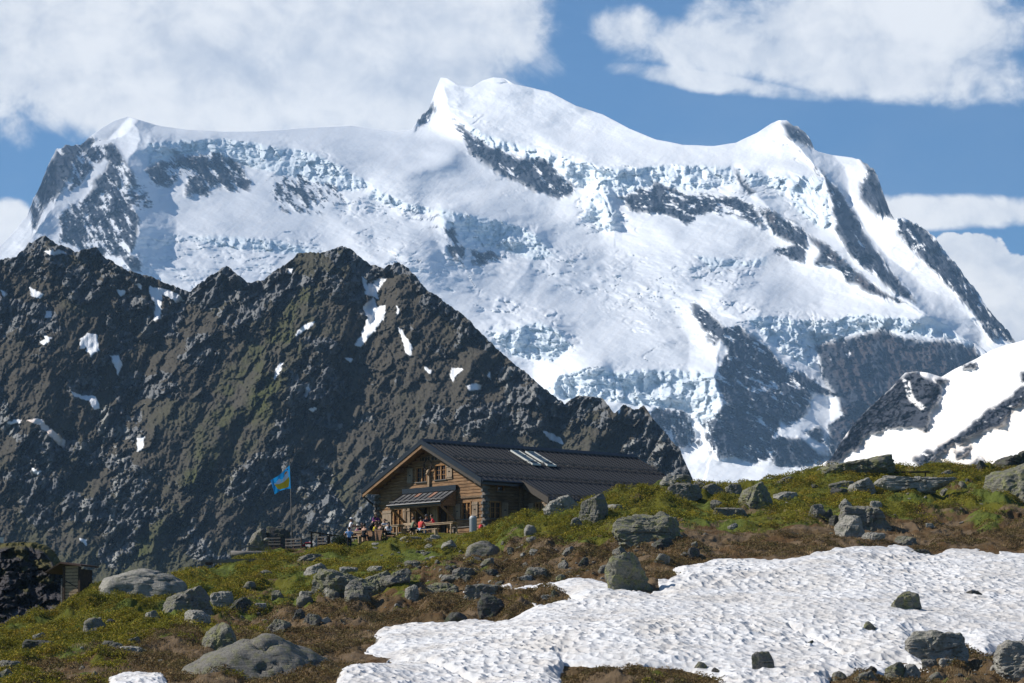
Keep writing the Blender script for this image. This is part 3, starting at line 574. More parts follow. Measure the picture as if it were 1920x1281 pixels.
def build_ground():
    # columns on rays through the photo's width, finer inside the view, coarse out to the sides
    u = np.concatenate([np.linspace(-900, -80, 60)[:-1], np.arange(-80, 2004, 1.9), np.linspace(2004, 3600, 90)[1:]])
    y = np.concatenate([np.linspace(2, 140, 50)[:-1], np.linspace(140, 272, 760)[:-1], np.linspace(272, 330, 60)[:-1], np.linspace(330, 1480, 40)])
    U, Yg = np.meshgrid(u, y, indexing='ij'); X = (U-960)/F*(Yg*1.0)*1.0
    Z = ground_z(X, Yg); px, py = to_px(X, Yg, Z)
    n1 = fbm(X/5, Yg/8, 4, 210); n2 = fbm(X/1.1, Yg/2., 4, 211)
    # where the turf is green, yellow-green, or brown near the melting snow
    g = ip_green(px, py)+n1*.42+n2*.30
    veg = sstep(.3, .7, g)
    soil = sstep(.45, .8, .5+fbm(X/1.8, Yg/2.4, 5, 212)-.55*veg+.12)
    g2 = sstep(.45, .65, .5+fbm(X/3.2, Yg/5, 4, 213))
    P = np.stack([X, Yg, Z], -1)
    t = NT('alpine_turf'); v = t.attr('veg'); s = t.attr('soil'); gg = t.attr('grass'); o = t.obj(); a = t.noise(1.4, 6, o, .65); b = t.noise(9., 5, o, .7); c = t.noise(.4, 4, o)
    br = t.mix(b, (.034, .023, .011), (.19, .125, .06)); br = t.mix(t.ramp(c, .45, .62), br, t.mix(b, (.055, .032, .014), (.155, .088, .036)))
    gr = t.mix(b, (.040, .042, .006), (.160, .150, .016)); gr = t.mix(gg, gr, t.mix(b, (.045, .060, .010), (.150, .175, .032)))
    col = t.mix(t.ramp(t.math('ADD', v, t.math('MULTIPLY', t.math('SUBTRACT', a, .5), .9)), .35, .65), br, gr)
    col = t.mix(t.math('MULTIPLY', t.ramp(t.math('ADD', s, t.math('MULTIPLY', t.math('SUBTRACT', b, .5), .8)), .5, .75), .8), col, t.mix(a, (.075, .050, .030), (.23, .165, .10)))
    m = t.done(col, .95, t.bump(t.math('ADD', t.noise(7., 6, o, .7), t.math('MULTIPLY', t.noise(30., 4, o), .4)), .9, .12), .1)
    tag(grid_mesh('ground', P, m, {'veg': veg, 'soil': soil, 'grass': g2}), kind='structure')
    # ---------------- snow lying on it, pitted by the sun
    us = np.concatenate([np.arange(180, 330, 1.0), np.arange(600, 2200, 1.0)]); ys = np.linspace(146, 252, 1500)
    U, Yg = np.meshgrid(us, ys, indexing='ij'); X = (U-960)/F*Yg
    Zg = ground_z(X, Yg); px, py = to_px(X, Yg, Zg); sm = SM(X, Yg)
    Xr = X*.8+Yg*.34; Yr = Yg*.55-X*.12
    wxx = fbm(X/.7, Yg/1.2, 3, 321)*.35
    f1, f2, idd = cell(Xr/.38+wxx, Yr/.42-wxx, 5); h1, h2, ih = cell(Xr/.22+3, Yr/.26, 6)
    cup = (np.minimum(f1, .75)**1.4)*.24*(.7+.5*sstep(.25, .75, .5+fbm(X/6, Yg/9, 3, 322)))+h1*.035*sstep(.2, .8, .5+fbm(X/3, Yg/4, 2, 323))+fbm(X/.12, Yg/.25, 2, 324)*.012
    depth = np.clip(sm/26, 0, 1)**.8*.26+.03
    cup *= .2+.8*np.clip(sm/10, 0, 1); Zs = Zg+depth+cup
    Zs = np.where(sm > 0, Zs, Zg-.3+.3*sstep(-3.5, 0, sm))
    # two melt steps across the tongue
    for ln in ([(690, 1228), (730, 1246), (800, 1250), (860, 1275), (900, 1300)], [(1480, 1185), (1520, 1205), (1580, 1240), (1700, 1245)]):
        d, tt, sd = dline(px, py, ln); Zs -= .28*(1-sstep(0, 7, d))*(sm > 1)
    P = np.stack([X, Yg, Zs], -1)
    t = NT('old_snow'); o = t.obj(); a = t.noise(.35, 5, o); b = t.noise(3., 5, o); d = t.noise(14., 4, o)
    col = t.mix(t.ramp(a, .35, .7), (.62, .62, .625), (.53, .505, .475)); col = t.mix(t.math('MULTIPLY', t.ramp(b, .48, .75), .5), col, (.52, .45, .40))
    col = t.mix(t.math('MULTIPLY', t.ramp(d, .60, .72), .5), col, (.30, .25, .21))
    m = t.done(col, .7, t.bump(t.noise(16., 4, o), .35, .03), .25)
    tag(grid_mesh('snow_patch', P, m, keep=(sm > -4)), kind='structure')
GR = [(0, 1100, .95), (0, 1200, .85), (0, 1270, .5), (100, 1180, .95), (200, 1130, .95), (200, 1220, .62), (130, 1270, .3), (330, 1100, 1.0), (330, 1200, .35), (420, 1060, 1.0), (400, 1170, .6), (280, 1170, .85), (300, 1250, .15), (480, 1080, .75), (480, 1130, .7), (480, 1190, .35), (560, 1050, .5), (560, 1090, .9), (560, 1150, .45), (560, 1200, .1), (640, 1060, .95), (640, 1130, .4), (640, 1200, 0), (720, 1050, 1.0), (720, 1090, .7), (740, 1140, .25), (800, 1030, .95), (800, 1075, .6), (820, 1120, .15), (900, 1010, 1.0), (900, 1060, .45), (900, 1100, .05), (980, 985, 1.0), (980, 1030, .55), (980, 1075, .1), (1060, 975, .95), (1060, 1030, .3), (1060, 1080, .0), (1120, 1000, .5), (1120, 950, .95), (1180, 930, 1.0), (1240, 915, 1.0), (1300, 960, .95), (1300, 1010, .35), (1300, 1040, .0), (1180, 1040, .1), (1400, 920, .95), (1400, 985, .85), (1420, 1020, .35), (1420, 1045, .05), (1500, 900, .8), (1500, 950, .75), (1500, 1000, .35), (1500, 1035, 0), (1600, 890, .85), (1600, 940, .8), (1650, 1000, .2), (1700, 880, .7), (1700, 930, .85), (1760, 960, .6), (1760, 1000, .25), (1800, 900, .45), (1850, 940, .8), (1900, 980, .5), (1900, 1020, .15), (1820, 1020, .1), (1900, 880, .5), (1800, 1250, .15), (1200, 1270, .25), (1900, 1260, .1)]
def ip_green(px, py):
    num = 0; den = 0
    for x, y, g in GR:
        w_ = 1/(((px-x)/70)**2+((py-y)/32)**2+.15)**2; num = num+w_*g; den = den+w_
    return num/den
build_ground()
def ground_hit(px, py, y0=140., y1=275.):
    """first ground point met along the view through each photo pixel (kept as a world point)"""
    px = np.atleast_1d(np.asarray(px, float)); py = np.atleast_1d(np.asarray(py, float)); res = np.full(px.shape, np.nan); prev = None
    for Yk in np.arange(y0, y1, .4):
        P = at(px, py, Yk); above = ground_z(P[:, 0], P[:, 1]) >= P[:, 2]
        res = np.where(np.isnan(res) & above, Yk, res)
    P = at(px, py, np.where(np.isnan(res), 250, res)); P[:, 2] = ground_z(P[:, 0], P[:, 1]); return P, ~np.isnan(res)
# ------------------------------------------------------------------ mesh builder for made things
class MB:
    def __init__(s): s.v = []; s.f = []
    def add(s, vs, fs):
        n = len(s.v); s.v += [tuple(v) for v in vs]; s.f += [tuple(i+n for i in f) for f in fs]; return s
    def box(s, c, d, rz=0., rx=0., ry=0.):
        M = Matrix.Translation(c) @ Matrix.Rotation(rz, 4, 'Z') @ Matrix.Rotation(rx, 4, 'X') @ Matrix.Rotation(ry, 4, 'Y')
        vs = [M @ Vector((a*d[0]/2, b*d[1]/2, e*d[2]/2)) for a in (-1, 1) for b in (-1, 1) for e in (-1, 1)]
        return s.add(vs, [(0, 1, 3, 2), (4, 6, 7, 5), (0, 4, 5, 1), (2, 3, 7, 6), (0, 2, 6, 4), (1, 5, 7, 3)])
    def b2(s, x0, x1, y0, y1, z0, z1): return s.box(((x0+x1)/2, (y0+y1)/2, (z0+z1)/2), (x1-x0, y1-y0, z1-z0))
    def beam(s, p, q, w, h, n=4, taper=1.):
        p = Vector(p); q = Vector(q); d = (q-p).normalized(); up = Vector((0, 0, 1)) if abs(d.z) < .95 else Vector((0, 1, 0))
        a = d.cross(up).normalized(); b = a.cross(d)
        if n == 4: off = [(-.5, -.5), (.5, -.5), (.5, .5), (-.5, .5)]
        else: off = [(.5*math.cos(i*2*math.pi/n), .5*math.sin(i*2*math.pi/n)) for i in range(n)]
        vs = [p+a*(x*w)+b*(y*h) for x, y in off]+[q+a*(x*w*taper)+b*(y*h*taper) for x, y in off]
        return s.add(vs, [(i, (i+1) % n, n+(i+1) % n, n+i) for i in range(n)]+[tuple(range(n))[::-1], tuple(range(n, 2*n))])
    def tube(s, pts, r, n=8):
        pts = [Vector(p) for p in pts]; rs = r if isinstance(r, (list, tuple)) else [r]*len(pts); vs = []; up = None
        for i, p in enumerate(pts):
            d = (pts[min(i+1, len(pts)-1)]-pts[max(i-1, 0)]).normalized()
            if up is None: up = Vector((0, 0, 1)) if abs(d.z) < .9 else Vector((1, 0, 0))
            a = d.cross(up).normalized(); b = a.cross(d).normalized(); up = b
            vs += [p+(a*math.cos(k*2*math.pi/n)+b*math.sin(k*2*math.pi/n))*rs[i] for k in range(n)]
        fs = [(i*n+k, i*n+(k+1) % n, (i+1)*n+(k+1) % n, (i+1)*n+k) for i in range(len(pts)-1) for k in range(n)]
        return s.add(vs, fs+[tuple(range(n))[::-1], tuple(range((len(pts)-1)*n, len(pts)*n))])
    def lathe(s, c, prof, n=20):
        vs = [(c[0]+r*math.cos(k*2*math.pi/n), c[1]+r*math.sin(k*2*math.pi/n), c[2]+z) for r, z in prof for k in range(n)]
        return s.add(vs, [(i*n+k, i*n+(k+1) % n, (i+1)*n+(k+1) % n, (i+1)*n+k) for i in range(len(prof)-1) for k in range(n)]+[tuple(range(n))[::-1], tuple(range((len(prof)-1)*n, len(prof)*n))])
    def prism(s, poly, axis, a0, a1):
        """poly of 2d points extruded along an axis between a0 and a1"""
        def mk(p, a): return {'x': (a, p[0], p[1]), 'y': (p[0], a, p[1]), 'z': (p[0], p[1], a)}[axis]
        n = len(poly); return s.add([mk(p, a0) for p in poly]+[mk(p, a1) for p in poly], [(i, (i+1) % n, n+(i+1) % n, n+i) for i in range(n)]+[tuple(range(n))[::-1], tuple(range(n, 2*n))])
    def build(s, name, mat, parent=None, bevel=0., smooth=False):
        me = bpy.data.meshes.new(name); me.from_pydata(s.v, [], s.f); me.materials.append(mat)
        bm = bmesh.new(); bm.from_mesh(me); bmesh.ops.recalc_face_normals(bm, faces=bm.faces); bm.to_mesh(me); bm.free()
        if smooth: me.polygons.foreach_set('use_smooth', [True]*len(me.polygons))
        o = bpy.data.objects.new(name, me); COL.objects.link(o)
        if parent: o.parent = parent
        if bevel:
            b = o.modifiers.new('bevel', 'BEVEL'); b.width = bevel; b.segments = 1; b.limit_method = 'ANGLE'
        return o
def wood(name, a, b, grain=(1, 14, 14), rough=.85, sc=1.3):
    t = NT(name); o = t.obj(); g = t.noise(sc*2, 6, t.map(o, scale=grain), .65); n = t.noise(sc*.7, 4, o); r = t.n('ObjectInfo').outputs['Random']
    c = t.mix(t.ramp(g, .3, .7), a, b); c = t.mix(t.math('MULTIPLY', t.ramp(n, .45, .75), .55), c, tuple(x*.42 for x in a))
    c = t.mix(.5, c, t.mix(r, tuple(x*.8 for x in a), tuple(x*1.1 for x in b)), 'MIX') if False else c
    return t.done(c, rough, t.bump(g, .35, .01), .2)
M_LOG = wood('larch_logs', (.125, .068, .034), (.37, .225, .12), (.6, 3, 16))
M_LOGD = wood('weathered_logs', (.085, .055, .034), (.24, .165, .10), (3, .6, 16))
M_PLANK = wood('pale_planks', (.24, .165, .10), (.46, .34, .22), (2, 2, 14))
M_SHUT = wood('grey_brown_shutter', (.20, .145, .10), (.37, .285, .20), (14, 14, 1))
M_FRAME = wood('window_timber', (.22, .11, .04), (.38, .21, .09), (6, 6, 2))
M_OLD = wood('silvered_wood', (.085, .078, .07), (.23, .21, .19), (1, 8, 8))
M_DARKW = wood('dark_wood', (.03, .02, .014), (.085, .055, .036), (6, 6, 2))
M_BENCH = wood('bench_wood', (.26, .18, .11), (.50, .38, .25), (1, 10, 10))
M_BROWNB = wood('brown_bench_wood', (.13, .07, .04), (.28, .165, .095), (1, 10, 10))
M_ROOF = plain('dark_sheet_metal', (.013, .015, .020), .6, .3, .8, .2, .0)
M_TRIM = plain('black_metal_trim', (.012, .012, .014), .35, .2, 3, .5, .2)
M_GLINT = plain('coppery_highlight', (.30, .16, .11), .5, .5, 2.5, .4, .4)
M_GREYV = plain('grey_verge_board', (.065, .055, .045), .8, .3, 4)
def glass(name, col=(.02, .025, .03), rough=.06):
    t = NT(name); return t.done(col, rough, None, .6)
M_GLASS = glass('window_glass'); M_SKYL = glass('skylight_glass', (.03, .045, .05), .3)
M_WHITE = plain('pale_frame', (.55, .56, .52), .5, .1)
M_STEEL = plain('brushed_steel', (.36, .37, .37), .5, .15, 3, .5, .15)
M_STONE = plain('mortared_stone', (.10, .095, .09), .9, .4, 5, .2, 0, .03)
M_IRON = plain('black_iron', (.015, .013, .012), .5, .2)
HZ = 15.2; HRZ = TH-math.pi/2
hut = empty('mountain_hut', (R0[0], R0[1], HZ), HRZ)
tag(hut, 'long log mountain hut with a dark metal saddle roof on the crest of the meadow', 'hut')
RH = 22.4-HZ; SL = math.tan(math.radians(25.57)); EV = 6.9; EVL = 7.1; EXT = 9.75; LEN = 22.1; XLY = 4.1
def rzl(x): return RH-SL*abs(x)
def roof():
    m = MB(); t = .16
    m.prism([(0, RH), (EV, rzl(EV)), (EV, rzl(EV)-t), (0, RH-t)], 'y', 0, XLY)
    m.prism([(0, RH), (EXT, rzl(EXT)), (EXT, rzl(EXT)-t), (0, RH-t)], 'y', XLY, LEN)
    m.prism([(0, RH), (-EVL, rzl(EVL)), (-EVL, rzl(EVL)-t), (0, RH-t)], 'y', 0, LEN)
    r = m.build('roof', M_ROOF, hut)
    s = MB(); k = .06; y = .05
    while y < LEN:
        x1 = EV if y < XLY else EXT
        s.prism([(.06, RH-.02), (x1-.02, rzl(x1)-.02), (x1-.02, rzl(x1)+k), (.06, RH+k)], 'y', y-.03, y+.03)
        s.prism([(-.06, RH-.02), (-EVL+.02, rzl(EVL)-.02), (-EVL+.02, rzl(EVL)+k), (-.06, RH+k)], 'y', y-.03, y+.03); y += .5
    s.build('seam', M_TRIM, r)
    c = MB(); c.prism([(-.32, RH-.10), (0, RH+.12), (.32, RH-.10), (.32, RH-.04), (0, RH+.20), (-.32, RH-.04)], 'y', -.08, LEN+.05); c.build('ridge_cap', M_TRIM, r)
    for x, y0, y1 in ((3.08, .7, LEN-.2), (6.02, .3, LEN-.2), (9.35, 4.5, LEN-.3)):
        g = MB(); y = y0; q = 0
        z = rzl(x)
        while y < y1:
            g.b2(x-.05, x+.03, y-.02, y+.02, z, z+.2); 
            if q % 2 == 0: g.beam((x, y-.22, z+.12), (x, y+.22, z+.12), .03, .05)
            g.beam((x, y-.25, z+.2), (x, y+.25, z+.2), .035, .035); y += .5; q += 1
        g.build('snow_guard', M_TRIM, r)
    for y0, y1 in ((8.1, 8.92), (9.62, 10.5)):
        x0, x1 = .92, 3.45
        f = MB(); n = Vector((SL, 0, 1)).normalized(); d = Vector((1, 0, -SL)).normalized()
        def P(x, y, h): return Vector((x, y, rzl(x)))+n*h
        for a, b in ((P(x0, y0, .13), P(x1, y0, .13)), (P(x0, y1, .13), P(x1, y1, .13))): f.beam(a, b, .07, .12)
        for q in (0, 1/3, 2/3, 1): xx = x0+(x1-x0)*q; f.beam(P(xx, y0, .13), P(xx, y1, .13), .05, .12)
        fo = f.build('skylight', M_WHITE, hut)
        gl = MB()
        for q in range(3):
            xa = x0+(x1-x0)*q/3+.04; xb = x0+(x1-x0)*(q+1)/3-.04; gl.add([P(xa, y0+.04, .16), P(xb, y0+.04, .16), P(xb, y1-.04, .16), P(xa, y1-.04, .16)], [(0, 1, 2, 3)])
        gl.build('pane', M_SKYL, fo)
    # verge boards of the gable and of the lower roof
    for sgn, ex in ((1, EV), (-1, EVL)):
        v = MB(); v.prism([(0, RH+.10), (sgn*ex, rzl(ex)+.10), (sgn*ex, rzl(ex)-.26), (0, RH-.26)], 'y', -.07, -.004); v.build('verge_flashing', M_TRIM, hut)
        v = MB(); v.prism([(0, RH-.265), (sgn*(ex-.1), rzl(ex-.1)-.265), (sgn*(ex-.1), rzl(ex-.1)-.52), (0, RH-.52)], 'y', -.02, .09); v.build('verge_board', M_GREYV if sgn > 0 else M_LOG, hut)
    v = MB(); v.prism([(EV-.1, rzl(EV-.1)+.1), (EXT, rzl(EXT)+.1), (EXT, rzl(EXT)-.42), (EV-.1, rzl(EV-.1)-.42)], 'y', XLY-.08, XLY-.004); v.build('verge_board', M_GREYV, hut)
    s = MB()      # timber soffit and rafters/purlins under the gable overhang
    for sgn, ex in ((1, EV), (-1, EVL)): s.prism([(0, RH-.17), (sgn*(ex-.05), rzl(ex-.05)-.17), (sgn*(ex-.05), rzl(ex-.05)-.22), (0, RH-.22)], 'y', .1, 3.9)
    s.prism([(EV-.3, rzl(EV-.3)-.17), (EXT-.05, rzl(EXT)-.17), (EXT-.05, rzl(EXT)-.22), (EV-.3, rzl(EV-.3)-.22)], 'y', XLY+.05, LEN-.1)
    s.build('soffit', M_LOG, hut)
    for x in (0, 3.3, -3.3, 6.05, -6.3):
        p = MB(); p.b2(x-.13, x+.13, .12, 1.2, rzl(x)-.62, rzl(x)-.235); p.build('purlin', M_LOGD if x >= 0 else M_LOG, hut)
    g = MB(); g.tube([(EV+.06, -.02, rzl(EV)-.08), (EV+.06, XLY, rzl(EV)-.08)], .09); g.b2(EV-.02, EV+.01, 0, XLY, rzl(EV)-.34, rzl(EV)-.0); g.build('gutter', M_TRIM, hut)
    g = MB(); g.tube([(EXT+.06, XLY-.05, rzl(EXT)-.08), (EXT+.06, LEN, rzl(EXT)-.08)], .09); g.b2(EXT-.02, EXT+.01, XLY, LEN, rzl(EXT)-.34, rzl(EXT)-.0); g.build('gutter', M_TRIM, hut)
    g = MB(); g.tube([(-EVL-.06, -.02, rzl(EVL)-.08), (-EVL-.06, LEN, rzl(EVL)-.08)], .09); g.build('gutter', M_TRIM, hut)
    g = MB(); zz = rzl(EVL); g.tube([(-EVL-.06, .25, zz-.08), (-EVL-.05, .28, zz-.45), (-EVL+.25, .5, zz-.75), (-6.7, .7, zz-.95), (-6.42, .85, zz-1.2), (-6.38, .88, zz-1.7), (-6.38, .88, 0)], .075); g.build('downpipe', M_TRIM, hut, smooth=True)
roof()
def logwall(name, mat, axis, c, thick, x0, x1, top, holes, lh=.235, z0=0., out=-1, parent=None):
    """courses of squared logs; openings are left out course by course"""
    m = MB(); z = z0; k = 0
    zs = sorted(set([z0]+[h[2] for h in holes]+[h[3] for h in holes]))
    while z < 9:
        z1 = z+lh; zm = (z+z1)/2
        # span limited by the roof line
        xs = np.linspace(x0, x1, 400); ok = np.array([top(x) > z1 for x in xs])
        if not ok.any(): break
        a, b = xs[ok][0], xs[ok][-1]; seg = [(a, b)]
        for hx0, hx1, hz0, hz1 in holes:
            if hz0 < zm < hz1:
                ns = []
                for p, q in seg:
                    if hx1 <= p or hx0 >= q: ns.append((p, q)); continue
                    if hx0 > p: ns.append((p, hx0))
                    if hx1 < q: ns.append((hx1, q))
                seg = ns
        ch = .035; jt = .022*((k*37 % 7)/7-.5)
        for p, q in seg:
            o0 = c+out*jt; i0 = c-out*thick
            prof = [(i0, z), (o0-out*ch, z+.004), (o0, z+ch+.01), (o0, z1-ch), (o0-out*ch, z1-.004), (i0, z1-.001)]
            if axis == 'x': m.prism(prof, 'x', p, q)
            else: m.prism([(a_, b_) for a_, b_ in prof], 'y', p, q)
        z = z1; k += 1
    return m.build(name, mat, parent or hut)
# prism('x') wants (y, z) pairs; prism('y') wants (x, z) pairs
GH = [(-1.75, -.6, 4.25, 5.3), (.45, 1.65, 4.3, 5.35), (-4.4, -3.45, .55, 2.3), (-1.75, -.45, 0, 2.3), (.85, 1.85, 0, 2.3), (3.6, 4.5, 1.2, 2.4)]
logwall('wall', M_LOG, 'x', 1.0, .22, -6.3, 6.15, lambda x: rzl(x)-.2, GH, out=-1)
SH_ = [(1.5, 2.45, 1.2, 2.35), (2.2, 2.75, 3.2, 3.6)]
logwall('wall', M_LOGD, 'y', 6.15, .22, 1.05, LEN-.8, lambda y: rzl(6.15)-.18, SH_, out=1)
logwall('wall', M_LOGD, 'y', -6.3, .22, 1.05, LEN-.8, lambda y: rzl(6.3)-.18, [], out=-1)
EH = [(7.85, 8.45, 1.4, 2.3)]
logwall('wall', M_LOGD, 'x', 4.55, .2, 6.18, 9.25, lambda x: rzl(x)-.2, EH, out=-1)
logwall('wall', M_LOGD, 'y', 9.25, .2, 4.6, LEN-.8, lambda y: rzl(9.3)-.15, [], out=1)
m = MB(); m.prism([(-6.1, 0), (5.95, 0), (5.95, rzl(6)-.3), (0, RH-.3), (-6.1, rzl(6.1)-.3)], 'y', 1.45, LEN-1); m.build('dark_interior', M_DARKW, hut)  # solid dark block standing in for the unlit inside of the hut
m = MB(); m.prism([(-6.2, 0), (9.2, 0), (9.2, rzl(9.2)-.25), (0, RH-.25), (-6.2, rzl(6.2)-.25)], 'y', LEN-.8, LEN-.7); m.build('wall', M_LOGD, hut)
m = MB(); m.b2(6.2, 9.35, 4.4, LEN-.7, -1.2, .02); m.b2(-6.45, 6.3, .85, LEN-.7, -1.2, .02); m.build('footing', M_STONE, hut)
def corner(x, y, z1):       # crossed log ends and corner post
    m = MB(); z = 0; k = 0
    while z < z1:
        if k % 2: m.b2(x-.11, x+.11, y-.42, y+.1, z+.01, z+.23)
        else: m.b2(x-.30, x+.30, y-.13, y+.12, z+.01, z+.23)
        z += .235; k += 1
    m.build('corner_joint', M_OLD, hut, bevel=.02)
corner(6.2, 1.02, 3.5); corner(-6.35, 1.02, 3.4)
m = MB(); m.b2(6.25, 6.48, 4.2, 4.45, 0, rzl(6.4)-.25); m.build('corner_post', M_LOGD, hut)
m = MB(); m.b2(-6.1, 5.95, .93, .975, 2.72, 2.86); m.build('belt_beam', M_LOGD, hut)
def win(x0, x1, z0, z1, y, cols=2, rows=3, axis='x', out=-1, mullion=True):
    """a window: frame > panes and sill; given in wall coordinates (a, z) on the plane y"""
    def B(m, a0, a1, d0, d1, z0, z1):
        d0, d1 = sorted((y+out*d0, y+out*d1))
        if axis == 'x': m.b2(a0, a1, d0, d1, z0, z1)
        else: m.b2(d0, d1, a0, a1, z0, z1)
    f = MB(); w_ = .09
    B(f, x0-w_, x0+.01, -.12, .05, z0-.02, z1+w_); B(f, x1-.01, x1+w_, -.12, .05, z0-.02, z1+w_); B(f, x0+.012, x1-.012, -.12, .052, z1-.02, z1+w_-.002)
    cx = (x0+x1)/2
    if mullion: B(f, cx-.06, cx+.06, -.10, .0, z0, z1-.021)
    o = f.build('window', M_FRAME, hut)
    b = MB()
    for r in range(1, rows): zz = z0+(z1-z0)*r/rows; B(b, x0+.011, x1-.011, -.095, -.06, zz-.018, zz+.018)
    for q in range(1, cols*2):
        if q == cols: continue
        xx = x0+(x1-x0)*q/(cols*2); B(b, xx-.014, xx+.014, -.097, -.062, z0+.01, z1-.03)
    b.build('glazing_bar', M_WHITE if False else M_FRAME, o)
    g = MB(); B(g, x0, x1, -.13, -.11, z0, z1); g.build('pane', M_GLASS, o)
    s = MB(); B(s, x0-.14, x1+.14, -.1, .12, z0-.08, z0-.022); s.build('sill', M_OLD, o)
def shutter(x0, x1, z0, z1, y, axis='x', out=-1, mat=None):
    def B(m, a0, a1, d0, d1, z0, z1):
        d0, d1 = sorted((y+out*d0, y+out*d1))
        if axis == 'x': m.b2(a0, a1, d0, d1, z0, z1)
        else: m.b2(d0, d1, a0, a1, z0, z1)
    m = MB(); n = 3; w_ = (x1-x0)/n
    for i in range(n): B(m, x0+i*w_+.006, x0+(i+1)*w_-.006, .03, .075, z0, z1)
    B(m, x0-.01, x1+.01, .075, .11, z0+.12, z0+.22); B(m, x0-.01, x1+.01, .075, .11, z1-.22, z1-.12)
    o = m.build('shutter', mat or M_SHUT, hut)
    k = MB(); zc = (z0+z1)/2; xc = (x0+x1)/2; B(k, xc-.1, xc+.1, .076, .095, zc-.02, zc+.03); B(k, xc-.05, xc+.05, .0761, .096, zc+.03, zc+.06); k.build('shutter_latch', M_IRON, o)
Yw = 1.0
win(-1.75, -.6, 4.25, 5.3, Yw); win(.45, 1.65, 4.3, 5.35, Yw); shutter(-2.8, -2.15, 4.2, 5.33, Yw); shutter(1.80, 2.42, 4.25, 5.38, Yw)
win(-4.4, -3.45, .55, 2.3, Yw, rows=4); shutter(-5.75, -4.7, .75, 2.25, Yw); shutter(-3.3, -2.45, .6, 2.3, Yw)
win(3.6, 4.5, 1.2, 2.4, Yw); shutter(2.75, 3.38, 1.2, 2.35, Yw); shutter(4.72, 5.35, 1.25, 2.4, Yw)
win(1.5, 2.45, 1.2, 2.35, 6.15, axis='y', out=1); shutter(.72, 1.32, 1.2, 2.38, 6.15, 'y', 1); shutter(2.6, 3.2, 1.2, 2.38, 6.15, 'y', 1)
win(2.2, 2.75, 3.2, 3.6, 6.15, 1, 1, 'y', 1, False)
win(7.85, 8.45, 1.4, 2.3, 4.55); shutter(7.05, 7.6, 1.35, 2.35, 4.55); shutter(8.62, 9.1, 1.35, 2.45, 4.55)
# doors under the porch
for x0, x1 in ((-1.75, -.45), (.85, 1.85)):
    m = MB(); m.b2(x0-.1, x0, .93, 1.15, 0, 2.4); m.b2(x1, x1+.1, .93, 1.15, 0, 2.4); m.b2(x0, x1, .935, 1.15, 2.3, 2.4); d = m.build('door_frame', M_FRAME, hut)
    m = MB(); xm = x0+(x1-x0)*.55
    for i in range(4): m.b2(x0+.01+i*(xm-x0)/4, x0+(i+1)*(xm-x0)/4-.01, 1.16, 1.2, 0.03, 2.28)
    e = m.build('door', M_DARKW, hut); m = MB(); m.box((xm-.08, 1.145, 1.05), (.03, .03, .16)); m.build('handle', M_IRON, e)
for x in (-.3, .12, .5):
    m = MB(); m.b2(x, x+.34, .955, .985, 0.1, 2.35); m.build('door_side_board', M_PLANK, hut)
# porch
porch = MB(); py0, py1, pz0, pz1, px0, px1 = .94, -.62, 3.42, 2.50, -3.2, 3.0
porch.prism([(py0, pz0), (py1, pz1), (py1, pz1-.07), (py0, pz0-.07)], 'x', px0, px1)
pr = porch.build('porch_roof', plain('worn_sheet_metal', (.10, .10, .105), .45, .35, 1.2, .5, .3), hut)
s = MB(); c = MB()
for i in range(11):
    x = px0+.02+i*(px1-px0-.04)/10; s.prism([(py0, pz0), (py1, pz1), (py1, pz1+.06), (py0, pz0+.06)], 'x', x-.02, x+.02)
s.build('seam', M_TRIM, pr)
w_ = (px1-px0-.04)/10
for i, f0, f1 in ((3, 0, .4), (6, .0, .55)):
    x = px0+.02+i*w_; ya = py0+(py1-py0)*f0; yb = py0+(py1-py0)*f1; za = pz0+(pz1-pz0)*f0+.006; zb = pz0+(pz1-pz0)*f1+.006
    c = MB(); c.add([(x+.04, ya, za), (x+w_-.04, ya, za), (x+w_-.14, yb, zb), (x+.06, yb, zb)], [(0, 1, 2, 3)]); c.build('coppery_glint', M_GLINT, pr)  # coppery highlights of the porch roof, laid on as coloured quads
m = MB(); m.b2(px0-.02, px1+.04, .78, .97, 3.40, 3.78); m.build('wall_flashing', M_TRIM, pr)
m = MB(); m.tube([(px0, py1+.15, pz1+.22), (px1, py1+.15, pz1+.22)], .03)
for i in range(10): x = px0+.3+i*.62; m.b2(x-.02, x+.02, py1+.13, py1+.17, pz1+.08, pz1+.22)
m.build('snow_guard', M_TRIM, pr)
m = MB(); m.tube([(px0-.05, py1-.06, pz1-.06), (px1+.05, py1-.06, pz1-.06)], .08); m.b2(px0, px1, py1-.01, py1+.03, pz1-.2, pz1-.01); m.build('gutter', M_TRIM, pr)
m = MB(); m.b2(px0+.1, px1-.1, py1+.1, py1+.28, pz1-.34, pz1-.08); m.build('porch_beam', M_LOG, hut)
m = MB(); m.prism([(py0, pz0-.075), (py1+.05, pz1-.055), (py1+.05, pz1-.1), (py0, pz0-.12)], 'x', px0+.05, px1-.05); m.build('porch_ceiling', M_PLANK, hut)
for x in (px0+.25, -.2, px1-.25):
    m = MB(); m.beam((x, py1+.2, pz1-.3), (x, .93, 1.15), .13, .15); m.build('brace', M_LOG, hut)
    m = MB(); m.b2(x-.09, x+.09, .86, .965, .3, 3.3); m.build('wall_post', M_LOGD, hut)
m = MB(); m.prism([(py0, pz0-.13), (py1+.3, pz1-.05), (py1+.3, pz1-.3), (py0, 2.2)], 'x', px1-.14, px1-.1); m.build('porch_cheek', M_LOG, hut)
